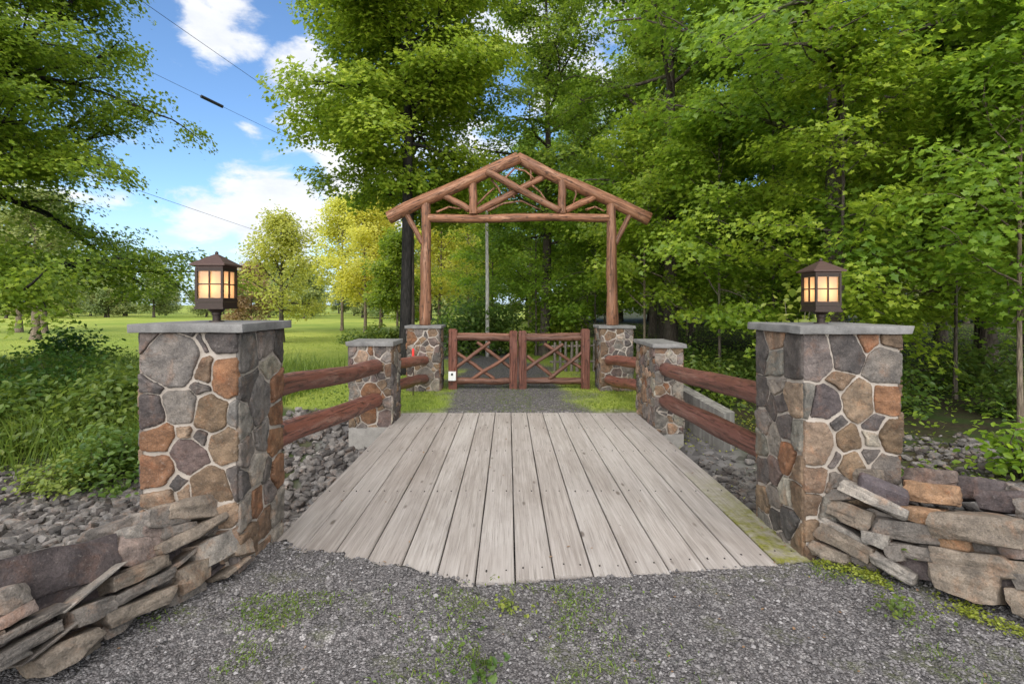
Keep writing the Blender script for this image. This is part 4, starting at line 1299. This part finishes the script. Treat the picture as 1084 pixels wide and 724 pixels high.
# ------------------------------------------------------------------ bridge deck
br = empty('plank_bridge', (.18, 6.1, 0), 'flat bridge of long weathered grey planks between the stone pillars', 'bridge')
NP = 15
bw = (DX1 - DX0) / NP
for i in range(NP):
    xa, xb = DX0 + i * bw, DX0 + (i + 1) * bw
    g0 = .003 if i in (1, 2) else .0065
    xa += g0; xb -= .004
    ya = EDGE((xa + xb) / 2) - .02 + random.uniform(-.025, .025)
    yb = DY1 + random.uniform(-.012, .012)
    dz = random.uniform(-.004, .004)
    mb = MB()
    nseg = 16
    V, Fc = [], []
    b_ = .006
    for k in range(nseg + 1):
        y_ = ya + (yb - ya) * k / nseg
        wx = mnoise.noise(Vector((y_ * .9, i * 5., 0))) * .0025
        zz = dz + mnoise.noise(Vector((y_ * .6, i * 3., 4))) * .003
        V += [(xa + wx, y_, zz - .07), (xa + wx, y_, zz - b_), (xa + wx + b_, y_, zz), (xb + wx - b_, y_, zz + .0005), (xb + wx, y_, zz - b_), (xb + wx, y_, zz - .07)]
        if k:
            o_ = (k - 1) * 6
            for a_ in range(6):
                c_ = (a_ + 1) % 6
                Fc.append((o_ + a_, o_ + c_, o_ + 6 + c_, o_ + 6 + a_))
    Fc.append((5, 4, 3, 2, 1, 0)); e_ = nseg * 6
    Fc.append(tuple(e_ + a_ for a_ in range(6)))
    V = np.array(V) - np.array([.18, 6.1, 0])
    mb.add(V, [f[::-1] for f in Fc])
    for yy in (ya + .14, 5.1, 6.5, 7.7, 8.6):
        for s_ in (.25, .75):
            xx = xa + (xb - xa) * s_ + random.uniform(-.015, .015)
            mb.tube([(xx - .18, yy - 6.1 + random.uniform(-.02, .02), dz - .004), (xx - .18, yy - 6.1, dz + .0035)], .006, 8, 1)
    pk = mb.build('plank', [M['deck_moss'] if i == NP - 1 else M['deck'], M['nail']], br)
    if i == NP - 1: pk['label'] = 'mossy edge plank'
for x in (-1.6, -.55, .35, 1.2, 1.95):
    mb = MB(); mb.box((x - .18, .2, -.235), (.16, 4.7, .32)); mb.build('beam', M['beam'], br)
for y0, nm in ((3.95, 0), (8.75, 1)):
    ab = MB(); ab.box((0, 0, -.62), (4.0, .5, 1.0))
    o = ab.build('abutment', M['footing']); o.location = (.18, 4.16 if nm == 0 else 8.62, -.02 if nm == 0 else -.02)
    tag(o, ['concrete abutment under the near end of the plank bridge', 'concrete abutment under the far end of the plank bridge'][nm], 'abutment')
# board formed wing wall right of the narrow pillar
ww = MB()
a0, a1 = Vector((2.64, 8.35, 0)), Vector((3.1, 7.4, 0))
nd = (a1 - a0).normalized(); nn = Vector((-nd.y, nd.x, 0)) * .22
V = []
for p, zt in ((a0, .56), (a1, .28)):
    for q in (p, p + nn): V += [(q.x, q.y, -1.5), (q.x, q.y, zt)]
ww.add(V, [(0, 1, 5, 4), (2, 6, 7, 3), (1, 3, 7, 5), (0, 2, 3, 1), (4, 5, 7, 6)])
tag(ww.build('wing_wall', M['formed']), 'grey board marked concrete wing wall behind the right log rails', 'wall')

# ------------------------------------------------------------------ dry stone walls
def ray_plane(px, py, P0, n_):
    d = Vector(((px - CX) / F, 1, -(py - CY) / F)); o = Vector((0, 0, H))
    return o + d * ((P0 - o).dot(n_) / d.dot(n_))


def dry_wall(label, A0, A1, lean, stones, seed, tints, depth=.34):
    """stones: (px, py, length px, thickness px, angle deg, colour, extra depth) surveyed on the wall face"""
    A0, A1 = Vector(A0), Vector(A1)
    d = (A1 - A0).normalized()
    n_ = Vector((-d.y, d.x, 0))
    if n_.dot(Vector((0, 0, 0)) - A0) < 0: n_ = -n_          # towards the drive
    nl = (n_ + Vector((0, 0, lean))).normalized()
    e = empty('dry_stone_wall', (A0 + A1) / 2, label, 'stone wall', 'dry stone walls beside the drive')
    base = (A0 + A1) / 2
    for i, (px, py, l, th, ang, col, back, *dpt) in enumerate(stones):
        c, s_ = math.cos(R(ang)), -math.sin(R(ang))
        P0 = A0 - n_ * back
        ctr = ray_plane(px, py, P0, nl)
        e1 = ray_plane(px + c * l / 2, py + s_ * l / 2, P0, nl); e0 = ray_plane(px - c * l / 2, py - s_ * l / 2, P0, nl)
        t1 = ray_plane(px - s_ * th / 2 * 1.0, py - c * th / 2, P0, nl); t0 = ray_plane(px + s_ * th / 2, py + c * th / 2, P0, nl)
        ex = (e1 - e0); L = ex.length; ex.normalize()
        ez = (t1 - t0); ez = ez - ex * ez.dot(ex); T = ez.length; ez.normalize()
        ey = ez.cross(ex)
        dp = dpt[0] if dpt else max(depth * random.uniform(.8, 1.15), L * .5)
        V, Fc = rock(seed + i, (L * 1.03, dp, T * 1.24), .13 if T < .09 else .19, 30, 3 if L > .22 else 2, .82, .07, .2)
        V = V + np.array([0, 0, 0])
        inward = -n_ if ey.dot(-n_) > 0 else n_
        sgn = 1 if ey.dot(-n_) > 0 else -1
        mat = np.array([ex, ey, ez]).T
        W = V @ mat.T + np.array(ctr - n_ * (dp * .42) - base)
        mb = MB(); cc = np.array(col) * random.uniform(.9, 1.12)
        mb.add(W, Fc, 0, cc)
        mb.build('stone', M['slab'], e, R(27), True)
    return e, base, n_, d


k3 = 3.011
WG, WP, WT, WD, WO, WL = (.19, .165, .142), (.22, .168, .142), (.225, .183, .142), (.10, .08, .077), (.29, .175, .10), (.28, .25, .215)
LW = [(200, 335, 420, 140, 14, WD, .10), (45, 432, 120, 90, 15, WG, 0), (60, 492, 150, 66, 30, WP, 0), (115, 512, 270, 46, 28, WG, 0), (100, 572, 270, 56, 30, WG, -.02), (170, 575, 230, 46, 40, WG, 0), (250, 588, 240, 110, 28, WT, -.05), (310, 388, 260, 46, 40, WL, -.01),
      (305, 470, 150, 80, 25, WG, 0), (455, 272, 160, 84, 6, WP, .08), (460, 335, 215, 66, 25, WT, .02), (465, 388, 230, 50, 28, WG, .02), (470, 450, 260, 62, 25, WT, 0), (595, 300, 170, 62, 40, WG, .03), (628, 350, 120, 130, 30, WT, -.01), (640, 212, 250, 52, 28, WT, -.02),
      (708, 262, 80, 140, -75, WL, 0), (548, 160, 150, 62, 8, WG, .05), (650, 132, 220, 60, 5, WT, .03), (440, 215, 80, 36, 10, WL, .10), (760, 322, 110, 48, 38, WT, -.02), (775, 250, 70, 80, 20, WT, 0), (582, 205, 110, 42, 10, WG, .04), (500, 207, 90, 32, 0, WP, .08), (415, 190, 190, 56, 20, WG, .25),
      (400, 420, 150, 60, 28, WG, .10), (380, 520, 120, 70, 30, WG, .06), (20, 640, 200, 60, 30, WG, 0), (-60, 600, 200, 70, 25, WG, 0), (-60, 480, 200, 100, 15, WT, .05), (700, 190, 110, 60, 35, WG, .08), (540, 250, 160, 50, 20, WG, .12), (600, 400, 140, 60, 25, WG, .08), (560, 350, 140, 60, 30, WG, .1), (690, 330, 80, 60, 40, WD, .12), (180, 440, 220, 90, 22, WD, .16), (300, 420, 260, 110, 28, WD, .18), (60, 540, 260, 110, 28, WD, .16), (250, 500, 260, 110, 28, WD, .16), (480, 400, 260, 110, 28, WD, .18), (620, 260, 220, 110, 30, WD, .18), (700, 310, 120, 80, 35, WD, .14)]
dry_wall('dry stone wall of tilted flat stones from the left pillar to the left edge', (-1.80, 3.50, 0), (-2.25, 2.45, 0), .35, [(a / k3, 500 + b / k3, l / k3, t_ / k3, an, c, bk) for a, b, l, t_, an, c, bk in LW], 300, None)
k4 = 3.016
RW = [(285, 225, 130, 42, 2, WG, .02), (300, 266, 125, 32, 3, WG, .02), (345, 328, 175, 76, -22, WT, 0), (335, 385, 180, 52, -30, WL, 0), (335, 420, 210, 76, -28, WT, -.02), (290, 460, 140, 60, -24, WT, -.02), (385, 207, 130, 40, -5, WT, .12), (430, 290, 250, 54, -26, WL, -.02, .45),
      (560, 345, 170, 50, -8, WO, .0, .5), (610, 262, 180, 56, -8, WO, .2), (535, 388, 250, 70, -11, WG, 0), (440, 410, 90, 42, -15, WL, -.03), (500, 457, 56, 44, 0, WG, -.02), (492, 502, 170, 66, -30, WL, -.03), (560, 452, 160, 42, -12, WG, 0), (560, 500, 130, 60, -10, WD, .08), (765, 402, 320, 74, -6, WT, -.01, .75),
      (695, 425, 110, 44, -8, WO, .02), (740, 490, 280, 72, -8, WT, -.02), (725, 548, 260, 96, -12, WT, -.03), (905, 462, 150, 60, -5, WP, .02, .6), (905, 512, 120, 46, -5, WT, 0), (930, 550, 120, 50, -8, WG, 0), (925, 615, 150, 95, -8, WT, -.02), (1000, 480, 200, 80, -6, WT, .05, .6), (1020, 560, 200, 90, -8, WG, 0), (1040, 640, 200, 90, -8, WT, 0),
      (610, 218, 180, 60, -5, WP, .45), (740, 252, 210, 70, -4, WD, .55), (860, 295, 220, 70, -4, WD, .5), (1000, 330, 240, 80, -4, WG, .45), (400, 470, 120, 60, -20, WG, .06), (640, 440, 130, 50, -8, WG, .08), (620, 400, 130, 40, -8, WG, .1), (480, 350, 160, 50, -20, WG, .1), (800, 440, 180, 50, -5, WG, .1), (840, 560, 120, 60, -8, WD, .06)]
DW, bs, n_, d_ = dry_wall('dry stone wall of rounded flat stones from the right pillar to the right edge', (2.22, 3.76, 0), (3.02, 2.84, 0), .25, [(780 + a / k4, 440 + b / k4, l / k4, t_ / k4, an, c, *bk) for a, b, l, t_, an, c, *bk in RW], 400, None)
V, Fc = rock(777, (.30, .17, .12), .10, 40, 2, .95, .02)
mb = MB(); mb.add(V, Fc, 0, (.115, .095, .10)); o = mb.build('loose_block', M['slab'], None, R(35), True)
q = at(780 + 465 / k4, 440 + 240 / k4, 3.62); o.location = q; o.rotation_euler = (R(8), R(14), R(-32))
tag(o, 'dark squared stone block lying on top of the right dry stone wall', 'stone')

# ------------------------------------------------------------------ rubble in the stream bed
protos = [rock(900 + k, (1, .75, .42 + .04 * (k % 4)), .42, 16, 1, .7, .05, .12) for k in range(12)]


def rubble(name, x, y, size, label, mat, lift=0):
    Vs, Fs, n = [], [], 0
    z = height(x, y)
    for i in range(len(x)):
        V, Fc = protos[i % 12]
        a, b, c = RNG.random(3) * np.array([6.28, .9, .9])
        m = np.array(Matrix.Rotation(a, 3, 'Z') @ Matrix.Rotation(b - .45, 3, 'X') @ Matrix.Rotation(c - .45, 3, 'Y'))
        W = (V * size[i]) @ m.T + np.array([x[i], y[i], z[i] + size[i] * RNG.uniform(.02, .28) + lift])
        Vs.append(W); Fs.append(np.array(Fc) + n); n += len(V)
    return tag(np_mesh(name, np.concatenate(Vs), np.concatenate(Fs), mat), label, 'rubble', kind='stuff')


x, y = scatter(19000, -9.5, -1.85, 3.5, 9.3, lambda x, y: (x > -1.2 * y - .6) * (1 - sst(7.0, 7.8, y - 1.3 * sst(-4.6, -3.4, x) * 1.0)) * np.where(x > -2.65, (y > 4.2), 1) * .9)
s = .05 + .16 * RNG.random(len(x)) ** 3
rubble('stream_rubble', x, y, s, 'broken grey rock filling the stream bed left of the bridge', M['riprap'])
x, y = scatter(6500, 2.2, 6.6, 4.0, 8.2, lambda x, y: np.where(x < 2.95, (y > 4.6), 1) * (1 - sst(6.6, 7.6, y)) * np.where(x > 3.2, .8, 1.))
rubble('bank_rubble', x, y, .035 + .12 * RNG.random(len(x)) ** 3, 'broken grey rock on the bank right of the bridge', M['riprap'])
# loose pebbles of the drive
oc = np.array([(1, 0, 0), (-1, 0, 0), (0, 1, 0), (0, -1, 0), (0, 0, .7), (0, 0, -.7)], float)
of = np.array([(0, 2, 4), (2, 1, 4), (1, 3, 4), (3, 0, 4), (2, 0, 5), (1, 2, 5), (3, 1, 5), (0, 3, 5)])
x, y = scatter(36000, -2.25, 3.0, 1.9, 4.1, lambda x, y: (masks(x, y)[0] > .4) * ((y < EDGE(x) - .02) | (y < SPILL(x) + .02)) * 1.)
n = len(x)
s = .0035 + .009 * RNG.random(n) ** 3 + .010 * RNG.random(n) ** 16
zz = height(x, y)
zz = np.where(zz < -.08, .004, zz)
jit = RNG.uniform(.6, 1.4, (n, 6, 3))
a = RNG.random(n) * 6.28
V = oc[None] * jit * s[:, None, None]
ca, sa = np.cos(a)[:, None], np.sin(a)[:, None]
V = np.stack([V[..., 0] * ca - V[..., 1] * sa, V[..., 0] * sa + V[..., 1] * ca, V[..., 2]], -1) + np.stack([x, y, zz + s * .35], 1)[:, None]
tag(np_mesh('drive_gravel', V.reshape(-1, 3), (of[None] + (np.arange(n) * 6)[:, None, None]).reshape(-1, 3), M['pebble']), 'loose grey gravel on the drive', 'gravel', kind='stuff')

# ------------------------------------------------------------------ pole, old pickets, wires
pp = MB(); q = on_ground(516, 378, 18); pp.tube([(0, 0, -.1), (.0, 0, 2.5), (-.03, 0, 5.2)], [.075, .065, .05], 12, wob=.08)
o = pp.build('wooden_pole', M['bark_pale'], None, True); o.location = q; tag(o, 'slim pale pole standing behind the left gate leaf', 'pole')
pf = empty('picket_fence', (1.9, 14.2, 0), 'short grey picket fence behind the right gate leaf', 'fence')
for k in range(9):
    mb = MB(); x_ = -.62 + k * .155; hh = random.uniform(.78, .95)
    mb.tube([(x_, 0, -.1), (x_ + random.uniform(-.02, .02), random.uniform(-.02, .02), hh)], [.045, .035], 8, wob=.2, seed=k); mb.build('picket', M['picket'], pf, R(45))
for z_ in (.25, .68):
    mb = MB(); mb.tube([(-.75, .05, z_), (.75, .05, z_ + .03)], .03, 8); mb.build('rail', M['picket'], pf, R(45))


def wire(label, pts, r_, sag=.0, splice=None):
    e = empty('overhead_wire', pts[0], label, 'wire', 'overhead wires')
    a, b = Vector(pts[0]), Vector(pts[1])
    mb = MB()
    ps = [a.lerp(b, k / 24) - Vector((0, 0, sag * 4 * (k / 24) * (1 - k / 24))) - a for k in range(25)]
    mb.tube(ps, r_, 6)
    mb.build('cable', M['black'], e, True)
    if splice:
        mb = MB(); mb.tube([a.lerp(b, splice[0]) - a - Vector((0, 0, sag * 4 * splice[0] * (1 - splice[0]))), a.lerp(b, splice[1]) - a - Vector((0, 0, sag * 4 * splice[1] * (1 - splice[1])))], .055, 8); mb.build('splice_sleeve', M['black'], e, R(40))


def line_pts(p, Y0, q, Y1, k0, k1):
    a, b = at(p[0], p[1], Y0), at(q[0], q[1], Y1)
    return a.lerp(b, k0), a.lerp(b, k1)


wire('highest overhead wire slanting down across the blue sky', line_pts((150, 0), 13, (330, 125), 22, -.5, 1.8), .007, .05)
wire('overhead wire with a thick dark splice in the middle of the sky', line_pts((40, 17), 13, (235, 112), 17, -.4, 1.9), .006, .03, (.546, .611))
wire('lowest overhead wire just above the left lantern', line_pts((185, 214), 17, (275, 245), 24, -1.5, 1.9), .007, .03)

# ------------------------------------------------------------------ light, sky, camera
SUN_AZ, SUN_EL = R(188), R(36)           # azimuth clockwise from +Y
sd = Vector((math.sin(SUN_AZ) * math.cos(SUN_EL), math.cos(SUN_AZ) * math.cos(SUN_EL), math.sin(SUN_EL)))
l = bpy.data.lights.new('sun', 'SUN'); l.energy = 4.3; l.angle = R(120); l.color = (1, .93, .82)
so = bpy.data.objects.new('sun', l); so.rotation_euler = sd.to_track_quat('Z', 'Y').to_euler(); COL.objects.link(so); so.location = (0, -20, 30)

w = bpy.data.worlds.new('World'); SC.world = w; w.use_nodes = True
nt = w.node_tree; nt.nodes.clear()
class WT(NT):
    def __init__(s, tree): s.t = tree
t = WT(nt)
out = nt.nodes.new('ShaderNodeOutputWorld'); bg = nt.nodes.new('ShaderNodeBackground')
sky = nt.nodes.new('ShaderNodeTexSky'); sky.sky_type = 'NISHITA'; sky.sun_disc = False
sky.sun_elevation = SUN_EL; sky.sun_rotation = SUN_AZ; sky.air_density = 1.0; sky.dust_density = .4; sky.ozone_density = 2.6
tc = nt.nodes.new('ShaderNodeTexCoord')
D = tc.outputs['Generated']
nrm = t.n('VectorMath', operation='NORMALIZE'); t.put(nrm.inputs[0], D)
D = nrm.outputs[0]
def cdir(px, py):
    return Vector(((px - CX) / F, 1, (CY - py) / F)).normalized()
mask = None
for px, py, rad, st in ((330, 98, .10, 1.05), (385, 108, .09, .95), (238, 22, .085, .95), (330, 45, .06, .55), (290, 225, .13, 1.1), (390, 200, .14, 1.05), (230, 240, .12, .8), (470, 150, .2, .8), (600, 60, .3, .8), (160, 60, .1, .3), (265, 130, .05, .5), (900, 100, .4, .6), (-200, 120, .4, .8)):
    d0 = cdir(px, py)
    ds = t.n('VectorMath', operation='DISTANCE'); t.put(ds.inputs[0], D); ds.inputs[1].default_value = d0
    # flatten the blobs into banks
    k = t.math('MULTIPLY', t.ramp(t.math('DIVIDE', ds.outputs['Value'], rad * 1.7), [(0, 1), (1, 0)], 'EASE'), st)
    mask = k if mask is None else t.math('MAXIMUM', mask, k)
mp = t.n('Mapping', i_Scale=(1, 1, 2.0)); t.put(mp.inputs[0], D)
cn = t.noise(mp.outputs[0], 8.0, 9, .6, .25)
dens = t.math('ADD', t.math('MULTIPLY', mask, .62), t.math('SUBTRACT', cn, .62))
cl = t.ramp(dens, [(.23, 0), (.42, .95)], 'EASE')
sepw = t.n('SeparateXYZ'); t.put(sepw.inputs[0], D)
hz = t.ramp(sepw.outputs[2], [(.0, .75), (.20, 0.)], 'EASE')
base = sky.outputs[0]
base = t.mix(hz, base, (4.6, 5.1, 5.9))
ccol = t.ramp(t.noise(mp.outputs[0], 11, 5, .6), [(.3, (.80, .83, .9)), (.65, (1, 1, 1))])
csc = t.n('VectorMath', operation='SCALE'); t.put(csc.inputs[0], ccol); csc.inputs['Scale'].default_value = 5.6
base = t.mix(1, base, (.80, .94, 1.06), 'MULTIPLY')
full = t.mix(cl, base, csc.outputs[0])
nt.links.new(full, bg.inputs[0]); bg.inputs[1].default_value = .095
nt.links.new(bg.outputs[0], out.inputs[0])

cam = bpy.data.cameras.new('camera'); co = bpy.data.objects.new('camera', cam); COL.objects.link(co)
co.location = (0, 0, H); co.rotation_euler = (R(90), 0, 0)
cam.sensor_width = 36; cam.lens = F / 1084 * 36
cam.shift_x = (542 - CX) / 1084; cam.shift_y = -(362 - CY) / 1084
cam.clip_end = 2000; cam.clip_start = .05
SC.camera = co
SC.view_settings.view_transform = 'Standard'; SC.view_settings.look = 'None'
SC.view_settings.exposure = 1.1; SC.view_settings.gamma = 1
SC.render.engine = 'CYCLES'
SC.cycles.max_bounces = 10; SC.cycles.diffuse_bounces = 6; SC.cycles.transmission_bounces = 6; SC.cycles.transparent_max_bounces = 4
SC.cycles.use_denoising = True
SC.cycles.sample_clamp_indirect = 4
